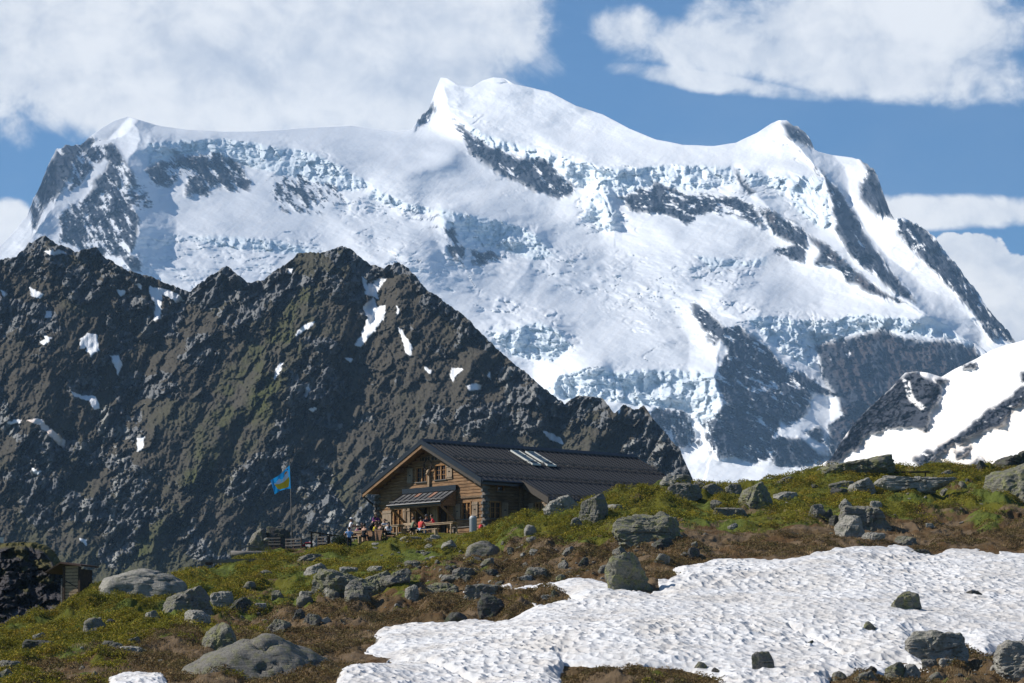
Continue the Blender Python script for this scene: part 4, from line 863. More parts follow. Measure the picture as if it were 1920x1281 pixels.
# carved post with horns between the upper windows, dark lettering board above
m = MB(); m.beam((-.2, .9, 3.8), (-.2, .9, 4.75), .2, .14); m.build('ornament_post', M_PLANK, hut)
m = MB(); m.lathe((-.2, .84, 4.72), [(.02, 0), (.12, .05), (.16, .18), (.13, .3), (.05, .38), (.01, .4)], 12); m.box((-.2, .74, 4.76), (.12, .2, .13)); sk = m.build('carved_head', M_PLANK, hut, smooth=True)
for s_ in (-1, 1):
    m = MB(); m.tube([(-.2+s_*.1, .84, 5.02), (-.2+s_*.34, .8, 5.12), (-.2+s_*.46, .78, 5.4), (-.2+s_*.36, .78, 5.68), (-.2+s_*.16, .8, 5.82)], [.055, .06, .05, .035, .015]); m.build('horn', M_DARKW, sk, smooth=True)
m = MB(); m.b2(-1.35, 1.3, .94, .975, 5.72, 6.12); bd = m.build('name_board', M_LOG, hut)
rng = random.Random(4); m = MB(); x = -1.25
for k in range(13):
    if k == 6: x += .22; continue
    m = MB(); m.b2(x, x+.05, .915, .937, 5.80, 6.05); zz = 5.82+.11*(k % 3)*.9; m.b2(x+.051, x+.14, .915, .937, zz, zz+.05)
    if k % 2: m.b2(x+.095, x+.14, .916, .937, 5.80, 6.05)
    m.build('carved_letter', M_IRON, bd); x += .185
# wall benches
for x0, x1 in ((3.1, 5.6),):
    m = MB(); m.b2(x0, x1, .25, .62, .5, .56)
    for x in (x0+.2, x1-.2): m.b2(x-.05, x+.05, .3, .6, -.02, .5)
    b = m.build('wall_bench', M_OLD); b.location = hut.location; b.rotation_euler = hut.rotation_euler
    tag(b, 'weathered plank bench along the gable wall behind the steel milk churn', 'bench')
# ------------------------------------------------------------------ boulders
def rockmat(name, base, lich, amt):
    t = NT(name); o = t.n('NewGeometry').outputs['Position']; r = t.n('ObjectInfo').outputs['Random']
    a = t.noise(1.3, 6, o, .65); b = t.noise(7., 6, o, .7); c = t.noise(2.6, 5, o); w = t.n('TexNoise', {'Vector': t.map(o, rot=(.5, .2, .3), scale=(.5, .5, 4.5)), 'Scale': 1.6, 'Detail': 6., 'Distortion': .8}).outputs['Fac']
    col = t.mix(b, tuple(x*.38 for x in base), tuple(x*1.75 for x in base)); col = t.mix(t.ramp(a, .5, .7), col, tuple(x*.55 for x in base))
    col = t.mix(t.math('MULTIPLY', t.ramp(w, .38, .30), .7), col, (.02, .019, .018))
    li = t.math('MULTIPLY', t.ramp(t.math('ADD', c, t.math('MULTIPLY', b, .35)), .64, .78), amt); col = t.mix(li, col, lich)
    col = t.mix(t.math('MULTIPLY', t.ramp(t.noise(22., 3, o), .62, .7), .5), col, (.30, .30, .28))
    h = t.math('ADD', t.math('MULTIPLY', b, .6), t.math('ADD', t.math('MULTIPLY', w, .8), t.math('MULTIPLY', t.noise(26., 4, o), .25)))
    return t.done(col, .92, t.bump(h, 1., .24), .15)
M_RK = rockmat('grey_gneiss', (.195, .182, .158), (.22, .215, .11), .5)
M_RKL = rockmat('lichen_gneiss', (.195, .185, .145), (.25, .25, .10), .7)
M_RKP = rockmat('pale_gneiss', (.32, .30, .26), (.20, .21, .14), .35)
M_RKD = rockmat('dark_gneiss', (.088, .083, .076), (.10, .12, .05), .4)
_ico = {}
def ico(n):
    if n not in _ico:
        bm = bmesh.new(); bmesh.ops.create_icosphere(bm, subdivisions=n, radius=1.0); _ico[n] = (np.array([v.co[:] for v in bm.verts]), np.array([[v.index for v in f.verts] for f in bm.faces])); bm.free()
    return _ico[n]
def rockmesh(name, w, d, h, seed, style='b', sub=5):
    """angular boulder: cut by random planes, then weathered.  w wide, d deep, h high above its foot"""
    V, Fq = ico(sub); rs = np.random.RandomState(seed); N = {'b': 8, 's': 7, 'r': 20, 'p': 7, 'w': 9, 'd': 8}[style]
    n = rs.normal(size=(N, 3)); 
    if style == 's': n[:3] = [(.08, -.15, 1), (0, -1, .12), (.9, -.3, .2)]
    if style == 'p': n[:4, 2] = np.abs(n[:4, 2])*.5+.45
    if style == 'd': n = np.array([(-.52, -.15, .84), (.62, -.25, .74), (.1, -.75, .6), (-.9, -.2, .25), (.9, -.3, .2), (0, .6, .8), (.12, -.1, 1), (-.2, -1, .1)], float)
    if style == 'w': n[:4] = [(-.45, -.1, .9), (.9, -.45, .35), (.1, -1, .15), (-.9, -.3, .5)]
    n /= np.linalg.norm(n, axis=1)[:, None]; off = rs.uniform(.48, .92, N) if style not in 'rd' else (rs.uniform(.78, 1., N) if style == 'r' else np.array([.80, .74, .78, .95, .9, .9, .86, .9]))
    q = V@n.T; rr = np.where(q > .02, off[None]/np.maximum(q, .02), 9.); rr = np.concatenate([rr, np.full((len(V), 1), 1.25)], 1)
    k = 80. if style not in 'rd' else 16.; r = -np.log(np.exp(-k*rr).sum(1))/k
    P = V*r[:, None]
    P = P-(P.max(0)+P.min(0))/2; P /= (P.max(0)-P.min(0))/2
    P = P*np.array([w/2, d/2, h*.75]); 
    s = max(w, h); o3 = seed*3.7
    def f3(sc, o, an=(1, 1, 1)):
        a = 0; am = 1
        for i in range(o): a = a+am*(vn3(P[:, 0]*sc*an[0]+o3, P[:, 1]*sc*an[1]+7, P[:, 2]*sc*an[2]+i*9, seed+i)*2-1); sc *= 2.1; am *= .52
        return a
    Nn = P/np.maximum(np.linalg.norm(P, axis=1)[:, None], 1e-6)
    lay = np.abs(f3(1.1/s*3, 3, (.5, .5, 3.2)))
    P = P+Nn*(f3(1.8/s*2, 3)*(.018 if style == 'd' else .04 if style == 'r' else .022)*s+f3(8./s*1.5, 4)*(.012 if style in 'rd' else .024)*s-(0 if style in 'rd' else .014*s)*(np.floor(f3(2.2/s, 2, (1, 1, .6))*4)%2)-(.04*s)*np.exp(-(lay/.05)**2))[:, None]
    P[:, 2] -= P[:, 2].max()-h
    return P, Fq
RID = [0]
def rock(x0, y0, x1, y1, label, style='b', mat=None, seed=None, depth=.8, ry=0., sink=.0, group=None, tilt=0., Yfix=None):
    RID[0] += 1; sd = seed if seed is not None else RID[0]*13+5
    cx = (x0+x1)/2; yb = min(y1, 1279)
    if Yfix: G = at([cx], [yb], Yfix)
    else: G = HIT[RID[0]-1:RID[0]]
    X, Y, Z = G[0]; s = Y/F; w = (x1-x0)*s; h = (y1-y0)*s
    P, Fq = rockmesh('boulder', w*1.04, w*depth, h*1.03, sd, style, 5 if w*h > 3 else 4)
    o = raw_mesh('boulder' if w > .9 else 'stone', P, Fq, mat or M_RK, smooth=style in 'rd')
    # stone faces stay crisp
    o.location = (X, Y+w*depth*.32, Z-sink+ (y1-yb)*-s); o.rotation_euler = (0, tilt, ry)
    tag(o, label, 'boulder' if w > .9 else 'stone', group); return o
BL = [
 (312, 1192, 662, 1372, 'huge rounded foreground boulder cut by the bottom edge of the picture', 'd', M_RK, 0.85),
 (378, 1174, 443, 1228, 'squarish pale-topped boulder standing above the huge foreground boulder', 'b', M_RKL, .8),
 (303, 1100, 403, 1152, 'wedge-shaped boulder with lit left slope on the green left meadow', 'w', M_RK, .7),
 (392, 1112, 440, 1146, 'flaky broken rock touching the right side of the wedge boulder', 's', M_RKP, .8), (430, 1122, 472, 1144, 'dark low block right of the flaky broken rock', 'w', M_RKD, .8),
 (342, 1144, 393, 1175, 'flat pale slab lying in grass below the wedge boulder', 's', M_RKP, 1.1),
 (178, 1068, 345, 1124, 'long whaleback outcrop on the left skyline of the meadow', 'd', M_RKP, .5),
 (154, 1165, 196, 1194, 'rounded reddish grey rock alone in the left heath', 'r', M_RK, .8), (194, 1163, 219, 1180, 'small jagged rock touching the reddish grey one', 'b', M_RKD, .8),
 (42, 1200, 104, 1222, 'low dark rock half sunk in the heath near the left edge', 's', M_RKD, .8), (60, 1188, 88, 1204, 'thin pointed slab just above the low dark rock at left', 'w', M_RKP, .6),
 (-40, 1258, 48, 1310, 'grey boulder cut off by the bottom left corner', 'w', M_RK, .8), (186, 1203, 229, 1223, 'mottled stone in brown heath, left one of two near the left snow remnant', 'b', M_RK, .8), (238, 1198, 262, 1214, 'small upright stone right of the mottled stone', 'b', M_RK, .8), (224, 1213, 272, 1227, 'thin flat slab below the small upright stone', 's', M_RKP, .9),
 (167, 1260, 186, 1277, 'tiny pointed rock near the left snow remnant', 'p', M_RK, .8), (-20, 1240, 34, 1262, 'buried slab at the far left edge above the corner boulder', 's', M_RK, .9), (268, 1148, 300, 1166, 'pale sliver of rock left of the flat pale slab', 'w', M_RKP, .7), (240, 1106, 282, 1122, 'low flat stone in bright green heath below the whaleback', 's', M_RKP, .9), (324, 1096, 352, 1112, 'small black rock above the wedge boulder', 'b', M_RKD, .8),
 (582, 1070, 705, 1125, 'big lichened outcrop block at the left end of the rock group below the terrace', 'b', M_RKL, .6), (655, 1073, 735, 1118, 'dark-faced block in the middle of the rock group below the terrace', 'w', M_RKL, .7), (716, 1076, 770, 1104, 'blocky right end of the rock group below the terrace', 'b', M_RK, .7),
 (600, 1098, 648, 1126, 'striped slanting rock in front of the lichened outcrop block', 'w', M_RKP, .6), (645, 1090, 697, 1128, 'ribbed pointed rock in front of the dark-faced block', 'p', M_RK, .7), (560, 1110, 600, 1124, 'low pale rock left of the lichened outcrop', 's', M_RKP, .8), (508, 1108, 532, 1124, 'small grey rock on the grass left of the low pale rock', 'b', M_RK, .8), (556, 1120, 586, 1138, 'round speckled rock below the low pale rock', 'r', M_RK, .8), (612, 1110, 636, 1130, 'small dome rock at the foot of the striped rock', 'r', M_RK, .8),
 (570, 1058, 614, 1077, 'white-lichened jagged rock above the outcrop block', 'w', M_RKP, .8), (636, 1066, 672, 1080, 'flat lichened top rock behind the outcrop block', 's', M_RKP, .8), (688, 1064, 716, 1074, 'pale flat stone in juniper above the rock group', 's', M_RKP, .8), (758, 1053, 790, 1066, 'thin flat plate stone on the brown slope below the terrace', 's', M_RK, .8), (556, 1040, 600, 1053, 'stone with two points beside the dry grass below the railing', 'w', M_RK, .7),
 (798, 1094, 866, 1115, 'flat-topped table rock right of the pointed stone', 's', M_RKL, .8), (759, 1098, 786, 1126, 'pointed upright stone between table rock and rock group', 'p', M_RKP, .7), (826, 1083, 868, 1098, 'hunched rock behind the flat-topped table rock', 'r', M_RK, .8), (848, 1070, 892, 1090, 'low rounded slab up the bare slope from the table rock', 's', M_RK, .8), (834, 1062, 856, 1074, 'small black-sided stone on the bare slope', 'b', M_RKD, .8),
 (870, 1096, 945, 1126, 'tilted layered slab right of the table rock at the snow edge', 's', M_RK, .6), (896, 1118, 950, 1165, 'dark steep boulder under the tilted layered slab', 'b', M_RKD, .7), (832, 1150, 878, 1169, 'dark mossy rock at the upper lip of the snow patch', 'r', M_RKD, .8),
 (497, 1162, 546, 1190, 'angular mottled boulder in brown heath above the huge boulder', 'b', M_RK, .8), (568, 1155, 602, 1177, 'squarish grey stone below the brown bank, right of its darker neighbour', 'b', M_RK, .8), (548, 1147, 574, 1166, 'dark broken stone left of the squarish grey stone', 'w', M_RKD, .8), (470, 1136, 500, 1146, 'pale flat rock at the edge of the left grass', 's', M_RKP, .8), (600, 1162, 620, 1174, 'bright flaky stone right of the squarish grey stone', 'w', M_RKP, .8), (455, 1096, 480, 1112, 'rounded grey stone in the left heath above the pale flat rock', 'r', M_RK, .8), (480, 1072, 512, 1086, 'grey stone on the dry grass below the wooden beam', 'b', M_RK, .8),
 (1017, 930, 1092, 962, 'long leaning slab beside the right end of the hut wall', 'w', M_RKP, .5), (1084, 931, 1140, 986, 'sharp dark boulder right of the leaning slab', 'p', M_RK, .7), (1134, 948, 1168, 963, 'flat pale stone between the sharp boulder and the bright heath', 's', M_RKP, .9), (1070, 975, 1092, 990, 'small rust-flecked stone under the leaning slab', 'r', M_RK, .8),
 (1151, 964, 1282, 1016, 'great rectangular block with a dark front below the crest', 's', M_RKL, .6), (1222, 1010, 1268, 1032, 'dark wedge stone leaning under the rectangular block', 'w', M_RKD, .8), (1222, 962, 1262, 978, 'rounded stone behind the rectangular block', 'r', M_RK, .8),
 (1240, 905, 1320, 938, 'layered outcrop on the crest behind the roof end', 's', M_RK, .6), (1312, 911, 1362, 932, 'right half of the layered crest outcrop', 'b', M_RK, .7), (1236, 892, 1298, 911, 'lumpy pale rock on the crest touching the roof end', 'b', M_RKP, .6), (1296, 894, 1326, 908, 'small dark peak of rock on the crest', 'p', M_RK, .8), (1362, 910, 1392, 926, 'low grey rock left of the big lichened boulder', 's', M_RK, .8), (1360, 896, 1376, 908, 'little pale tooth of rock on the skyline', 'p', M_RKP, .8),
 (1383, 907, 1453, 956, 'big lichened boulder with a lit left side in the upper meadow', 'w', M_RKL, .8), (1338, 955, 1402, 974, 'dark lumpy rock below the big lichened boulder', 's', M_RK, .6), (1332, 941, 1356, 957, 'small split rock left of the big lichened boulder', 'b', M_RK, .8), (1450, 926, 1500, 942, 'flat pale ledge right of the big lichened boulder', 's', M_RKP, .8), (1452, 894, 1492, 908, 'broken stones in heath under the right skyline', 's', M_RK, .8), (1364, 984, 1384, 996, 'pale stone on the green below the big lichened boulder', 'b', M_RKP, .8),
 (1136, 1038, 1224, 1112, 'tall cracked greenish boulder at the snow corner', 'p', M_RKL, .7), (1148, 1026, 1176, 1048, 'grey knob behind the tall cracked boulder', 'b', M_RK, .8), (1166, 1092, 1202, 1110, 'flat block at the foot of the tall cracked boulder', 's', M_RKL, .8), (1122, 1062, 1142, 1078, 'stone left of the tall cracked boulder', 'r', M_RK, .8), (1226, 1040, 1256, 1058, 'low grey rock right of the tall cracked boulder', 'r', M_RK, .8), (1290, 1030, 1312, 1052, 'pointed mossy stone above the snow edge', 'b', M_RKD, .8), (1296, 1020, 1308, 1032, 'little grey stone on top of the mossy one', 'b', M_RK, .8),
 (1535, 851, 1682, 892, 'long slab boulder like a roof on the right skyline', 'w', M_RKL, .5), (1592, 897, 1642, 926, 'pale pointed slab in front of the wooden rail', 'w', M_RKP, .7), (1640, 896, 1795, 920, 'long low bedrock ledge below the wooden rail', 's', M_RKP, .3), (1555, 902, 1605, 915, 'low rubble ledge left of the pale pointed slab', 's', M_RK, .7), (1558, 916, 1590, 930, 'dark rubble stone under the rubble ledge', 'b', M_RKD, .8),
 (1846, 860, 2010, 948, 'massive lichen-covered boulder at the right edge', 'b', M_RKL, .7), (1856, 836, 1990, 884, 'dark angular boulder behind the massive right-edge boulder', 'w', M_RKD, .6), (1826, 864, 1858, 882, 'small angular rock left of the dark angular boulder', 'b', M_RKD, .8), (1793, 860, 1814, 874, 'lichened lump of rock on the right skyline', 'b', M_RKL, .8), (1712, 868, 1730, 878, 'grey stone on the skyline above the rail', 'r', M_RK, .8), (1764, 882, 1790, 890, 'thin flat stone in rusty heath near the right skyline', 's', M_RK, .8),
 (1575, 949, 1672, 992, 'broad layered boulder of the right rock pile', 's', M_RK, .7), (1567, 966, 1624, 1006, 'flat-topped slab in front of the broad layered boulder', 's', M_RKP, .7), (1574, 937, 1604, 958, 'pointed white-flecked stone topping the right rock pile', 'p', M_RKP, .8), (1632, 941, 1656, 953, 'flat pale stone lying on top of the broad layered boulder', 's', M_RKP, .8), (1514, 947, 1548, 975, 'shattered rocks at the left of the right rock pile', 'b', M_RK, .8), (1540, 955, 1566, 984, 'upright splinter rock in the right rock pile', 'p', M_RKD, .8), (1555, 968, 1578, 988, 'small dark rock wedged in the right rock pile', 'b', M_RKD, .8), (1618, 1000, 1662, 1016, 'tan rock half in heath below the right rock pile', 's', M_RKP, .8), (1678, 1006, 1722, 1024, 'dark-ended block just above the snow top', 's', M_RK, .8), (1736, 986, 1752, 993, 'bright little stone in the right brown heath', 's', M_RKP, .8),
 (1664, 1110, 1729, 1156, 'largest leaf-shaped boulder standing in the snow', 'w', M_RKL, .6), (1814, 1109, 1854, 1131, 'blocky dark rock in the right part of the snow', 'b', M_RKD, .8), (1761, 1090, 1785, 1104, 'small oval stone in the snow left of the blocky dark rock', 'r', M_RKD, .7), (1614, 1168, 1648, 1196, 'slim greenish stone in the snow below the leaf-shaped boulder', 'w', M_RKL, .7), (1508, 1202, 1532, 1224, 'narrow dark stone low in the middle of the snow', 'w', M_RKD, .8), (1707, 1031, 1746, 1044, 'low dark rock at the top rim of the snow', 's', M_RKD, .6), (1878, 1048, 1894, 1056, 'tiny mossy stone near the top right rim of the snow', 'r', M_RKD, .8), (1410, 1224, 1452, 1270, 'tall notched rock standing in the snow near the bottom', 'p', M_RK, .7), (1865, 1187, 1884, 1196, 'small black stone at the lower right rim of the snow', 'b', M_RKD, .8),
 (1701, 1184, 1818, 1234, 'broad brown-grey boulder at the lower rim of the snow', 's', M_RKP, .6), (1690, 1209, 1712, 1220, 'little stone left of the broad brown-grey boulder', 'b', M_RKD, .8), (1868, 1206, 1998, 1262, 'pale flat-faced boulder in the bottom right corner', 's', M_RKP, .7), (1890, 1246, 1990, 1312, 'grey block under the pale corner boulder', 'b', M_RKP, .7),
 (1660, 1244, 1700, 1278, 'lichened block of the bottom rubble row, below the snow tongue', 'b', M_RKL, .8), (1692, 1248, 1728, 1280, 'pale block right of the lichened rubble block', 'b', M_RKP, .8), (1592, 1258, 1652, 1292, 'wide boulder in the bottom rubble row', 'w', M_RK, .8), (1558, 1262, 1592, 1292, 'mossy stone at the left end of the rubble row', 'b', M_RK, .8), (1620, 1250, 1646, 1266, 'dark stone on top of the wide rubble boulder', 'b', M_RKD, .8), (1648, 1264, 1690, 1294, 'speckled boulder at the bottom edge of the rubble row', 'r', M_RK, .8), (1728, 1240, 1764, 1256, 'flat plate stone under the broad brown-grey boulder', 's', M_RK, .8), (1762, 1238, 1790, 1252, 'second flat plate stone, right of the first', 's', M_RKP, .8), (1736, 1262, 1770, 1290, 'grey rounded rock at the very bottom right of the rubble', 'r', M_RK, .8),
 (1300, 1244, 1326, 1262, 'small upright stone at the lower snow rim', 'p', M_RKL, .8), (1334, 1255, 1352, 1270, 'dark tooth stone right of the small upright stone', 'p', M_RKD, .8), (1346, 1268, 1386, 1294, 'mossy boulder cut by the bottom edge, centre right', 'b', M_RK, .8), (1440, 1278, 1466, 1290, 'stone peeking over the bottom edge under the notched rock', 'r', M_RK, .8),
 (874, 1015, 936, 1043, 'smooth rounded boulder in the middle of the slope below the hut', 'd', M_RK, .8), (827, 1018, 857, 1034, 'grey wedge rock left of the smooth rounded boulder', 'w', M_RKP, .8), (796, 1010, 822, 1018, 'flat stone by the foot of the terrace benches', 's', M_RKP, .8), (806, 1004, 828, 1014, 'pale cap stone above the flat stone by the terrace', 's', M_RKP, .8), (750, 1008, 792, 1018, 'low bedrock lip at the terrace edge', 's', M_RKP, .7), (983, 985, 1006, 1004, 'white-streaked rock on the green bank below the hut corner', 'r', M_RKP, .8), (992, 1030, 1010, 1043, 'pale squarish stone in the brown slope', 'b', M_RKP, .8), (950, 1028, 968, 1040, 'grey stone left of the pale squarish stone', 'b', M_RK, .8), (1054, 1034, 1082, 1048, 'dark-topped stone in the middle brown slope', 'w', M_RK, .8), (1046, 1054, 1066, 1072, 'grey pointed stone just above the snow tongue', 'b', M_RK, .8), (1084, 1046, 1104, 1064, 'split dark stone right of the grey pointed stone', 'b', M_RKD, .8), (985, 1065, 1032, 1083, 'wide low rock above the little snow strips', 's', M_RK, .8), (1042, 1078, 1062, 1094, 'greenish knob at the tip of the snow tongue', 'r', M_RKL, .8), (970, 1082, 1000, 1092, 'tilted pale slate by the little snow strips', 's', M_RKP, .8), (910, 1068, 936, 1080, 'dark rubble stone in the bare patch below the rounded boulder', 'b', M_RKD, .8), (900, 1052, 926, 1066, 'angular rubble stone above the dark one in the bare patch', 'w', M_RK, .8),
 (1032, 1110, 1048, 1124, 'black pointed stone on the heath peninsula in the snow', 'p', M_RKD, .8), (1014, 1122, 1036, 1130, 'flat pale stone on the heath peninsula in the snow', 's', M_RKP, .8),
]
def all_rocks():
    for b in BL:
        x0, y0, x1, y1, lab, st, mt, dp = b; rock(x0, y0, x1, y1, lab, st, mt, depth=dp)
HIT, _ok = ground_hit([(b[0]+b[2])/2 for b in BL], [min(b[3], 1279)-1 for b in BL])
all_rocks()
# loose stones: three shapes copied about, one group for each stretch of the slope
def stones():
    rs = np.random.RandomState(77); protos = []
    for k in range(6):
        P, Fq = rockmesh('stone', 1, .8, .42, 900+k, 'bswrbs'[k], 3); o = raw_mesh('stone', P, Fq, (M_RK, M_RKP, M_RKD)[k % 3], smooth=False); protos.append(o.data); bpy.data.objects.remove(o)
    Z = [((780, 1035, 1130, 1100), 100, 'loose grey stone on the bare brown slope between terrace and snow', 'loose stones on the bare slope below the hut'),
         ((1130, 1000, 1330, 1050), 22, 'small stone in the brown heath around the tall cracked boulder', 'small stones around the tall cracked boulder'),
         ((420, 1060, 760, 1220), 40, 'small stone scattered in the heath of the left slope', 'small stones on the left slope'),
         ((1380, 900, 1900, 1020), 34, 'small stone lying in the right meadow under the skyline', 'small stones in the right meadow'),
         ((1690, 1225, 1920, 1278), 30, 'small rubble stone in the brown corner below the snow', 'rubble stones in the lower right corner'),
         ((20, 1150, 330, 1270), 12, 'small stone in the heath near the left edge', 'small stones near the left edge'),
         ((700, 1020, 1000, 1045), 26, 'small pale stone in the turf just below the terrace', 'pale stones below the terrace')]
    for (a, b, c, d), n, lab, grp in Z:
        px = rs.uniform(a, c, n); py = rs.uniform(b, d, n)
        G, ok = ground_hit(px, py); sm = SM(G[:, 0], G[:, 1])
        for i in range(n):
            if not ok[i] or sm[i] > -2: continue
            s = (5+rs.exponential(5.0))*G[i, 1]/F; s = min(s, .85)
            o = bpy.data.objects.new('stone', protos[rs.randint(6)]); COL.objects.link(o); o.location = G[i]+np.array([0, .1*s, -.08*s]); o.scale = (s, s, s*rs.uniform(.6, 1.2)); o.rotation_euler = (rs.uniform(-.3, .3), rs.uniform(-.3, .3), rs.uniform(0, 6.28))
            tag(o, lab, 'stone', grp)
stones()
# ------------------------------------------------------------------ shaded crag on the far left with turf on its top
def crag():
    S = [(-400, 1035), (-120, 1012), (-40, 1016), (0, 1022), (30, 1019), (60, 1021), (78, 1026), (90, 1036), (98, 1047), (106, 1060), (118, 1072), (150, 1090), (166, 1099), (178, 1108), (186, 1124), (200, 1160)]
    u1 = np.arange(-400, 205, 1.6); nt = 150; sil = ip(u1, S)+rid(u1/8, u1*0, 3, 71)*1.6
    t = np.linspace(0, 1, nt); U = np.repeat(u1[:, None], nt, 1); V = sil[:, None]+t[None]*(1225-sil)[:, None]
    Y = 247-11*t[None]-U*.012+fbm(U/60, V/50, 3, 72)*2.2-rid(U/26+V/60, V/30, 5, 73, .6)*.9-fbm(U/7, V/7, 3, 74)*.35+2*(1-sstep(0, .06, t))[None]
    Y -= facet((U+V*.4)/26, V/17, 75)*.6+facet(U/9, V/7, 76)*.22
    P = at(U, V, Y); bk = [P[:, 0]+np.array([0, dy, dz]) for dy, dz in ((.6, .12), (3, .3), (9, -1.5), (16, -12))]
    P = np.concatenate([np.stack(bk[::-1], 1), P], 1); gr = np.maximum(1-sstep(2, 10, V-sil[:, None]), sstep(.0, .3, fbm(U/22, V/16, 4, 76)-.3*sstep(1040, 1110, V))*.8); gr = np.maximum(gr, sstep(-3, 4, sdpoly(U, V, [(150, 1085), (190, 1110), (185, 1130), (150, 1110), (152, 1098)])))
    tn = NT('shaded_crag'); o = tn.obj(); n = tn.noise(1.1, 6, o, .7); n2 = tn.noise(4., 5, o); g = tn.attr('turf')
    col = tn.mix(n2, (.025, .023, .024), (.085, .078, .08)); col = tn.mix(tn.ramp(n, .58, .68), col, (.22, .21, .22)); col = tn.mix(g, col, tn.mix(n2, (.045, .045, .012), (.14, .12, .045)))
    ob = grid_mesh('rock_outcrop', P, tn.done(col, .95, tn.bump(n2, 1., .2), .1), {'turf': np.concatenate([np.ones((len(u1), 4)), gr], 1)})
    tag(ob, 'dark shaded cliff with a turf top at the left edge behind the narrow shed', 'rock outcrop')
crag()
# ------------------------------------------------------------------ dwarf heath, juniper and dry grass
def leafmat(name, rough=.8, trans=.25):
    t = NT(name); c = t.attr('tint', True); p = t.n('BsdfPrincipled', {'Base Color': c, 'Roughness': rough, 'Specular IOR Level': .2})
    d = t.n('BsdfTranslucent', {'Color': c}); m = t.n('MixShader', {0: trans, 1: p.outputs[0], 2: d.outputs[0]}); t.t.links.new(m.outputs[0], t.out.inputs['Surface']); return t.m
M_LEAF = leafmat('heath_leaves')
PG = np.array([(.085, .088, .008), (.145, .135, .010), (.205, .175, .014), (.05, .055, .008), (.22, .15, .018)])
PB = np.array([(.085, .056, .022), (.135, .085, .032), (.045, .030, .015), (.20, .14, .065), (.10, .085, .024)])
PS = np.array([(.24, .165, .085), (.32, .235, .13), (.18, .12, .06)])
def leaves(C, n, sx, sz, size, pal, rs, up=.35, blade=False):
    """C clump centres (k,3); n leaves each over a dome"""
    k = len(C); th = rs.uniform(0, 2*np.pi, (k, n)); rr = np.sqrt(rs.uniform(0, 1, (k, n))); 
    sx = np.broadcast_to(sx, (k,))[:, None]; sz = np.broadcast_to(sz, (k,))[:, None]
    h = np.sqrt(np.maximum(1-rr**2, 0))*(.72+.4*rs.uniform(0, 1, (k, n)))
    X = C[:, 0, None]+rr*np.cos(th)*sx; Y = C[:, 1, None]+rr*np.sin(th)*sx; Zo = h*sz
    X = X.ravel(); Y = Y.ravel(); Zg = ground_z(X, Y); Z = Zg+Zo.ravel()
    N = k*n; s = size*rs.uniform(.6, 1.4, N)
    if blade:
        a = rs.uniform(0, 2*np.pi, N); dx = np.cos(a)*s*.12; dy = np.sin(a)*s*.12; lx = rs.normal(0, .35, N)*s; ly = rs.normal(0, .35, N)*s; Z = Zg
        V = np.stack([np.stack([X-dx, Y-dy, Z-.02], -1), np.stack([X+dx, Y+dy, Z-.02], -1), np.stack([X+lx, Y+ly, Z+s], -1)], 1)
    else:
        A = rs.normal(size=(N, 3)); A[:, 2] *= .7; A /= np.linalg.norm(A, axis=1)[:, None]; B = np.cross(A, rs.normal(size=(N, 3))); B /= np.linalg.norm(B, axis=1)[:, None]
        P = np.stack([X, Y, Z], -1); V = np.stack([P-A*s[:, None]*.5, P+B*s[:, None]*.42, P+A*s[:, None]*.5], 1)
    base = pal[rs.randint(len(pal), size=k)]; c = base[:, None]*rs.uniform(.6, 1.35, (k, 1, 1))*.65+pal[rs.randint(len(pal), size=(k, n))]*.4
    c = c.reshape(-1, 3)*rs.uniform(.75, 1.3, (N, 1)); return V.reshape(-1, 3), np.repeat(np.minimum(c*1.3, .6), 3, 0)
def scatter(nc, rs):
    u = rs.uniform(-60, 1990, nc); ly = np.interp(u, CT[:, 0], CT[:, 1]); lr = np.interp(u, CT[:, 0], CT[:, 2])
    row = lr+(1300-lr)*rs.uniform(-.06, 1, nc); Y = 150+(ly-150)*(1300-row)/(1300-lr); X = (u-960)/F*Y; Z = ground_z(X, Y); px, py = to_px(X, Y, Z)
    sm = SM(X, Y)
    lx = (X-R0[0])*WX[0]+(Y-R0[1])*WX[1]; lyy = (X-R0[0])*AX[0]+(Y-R0[1])*AX[1]
    ok = (sm < -3) & ~((np.abs(lx-1) < 9.3) & (lyy > -5.5) & (lyy < 24)) & ~((px > 500) & (px < 700) & (Y > 246.5) & (Y < 256))
    return np.stack([X, Y, Z], -1)[ok], px[ok], py[ok]
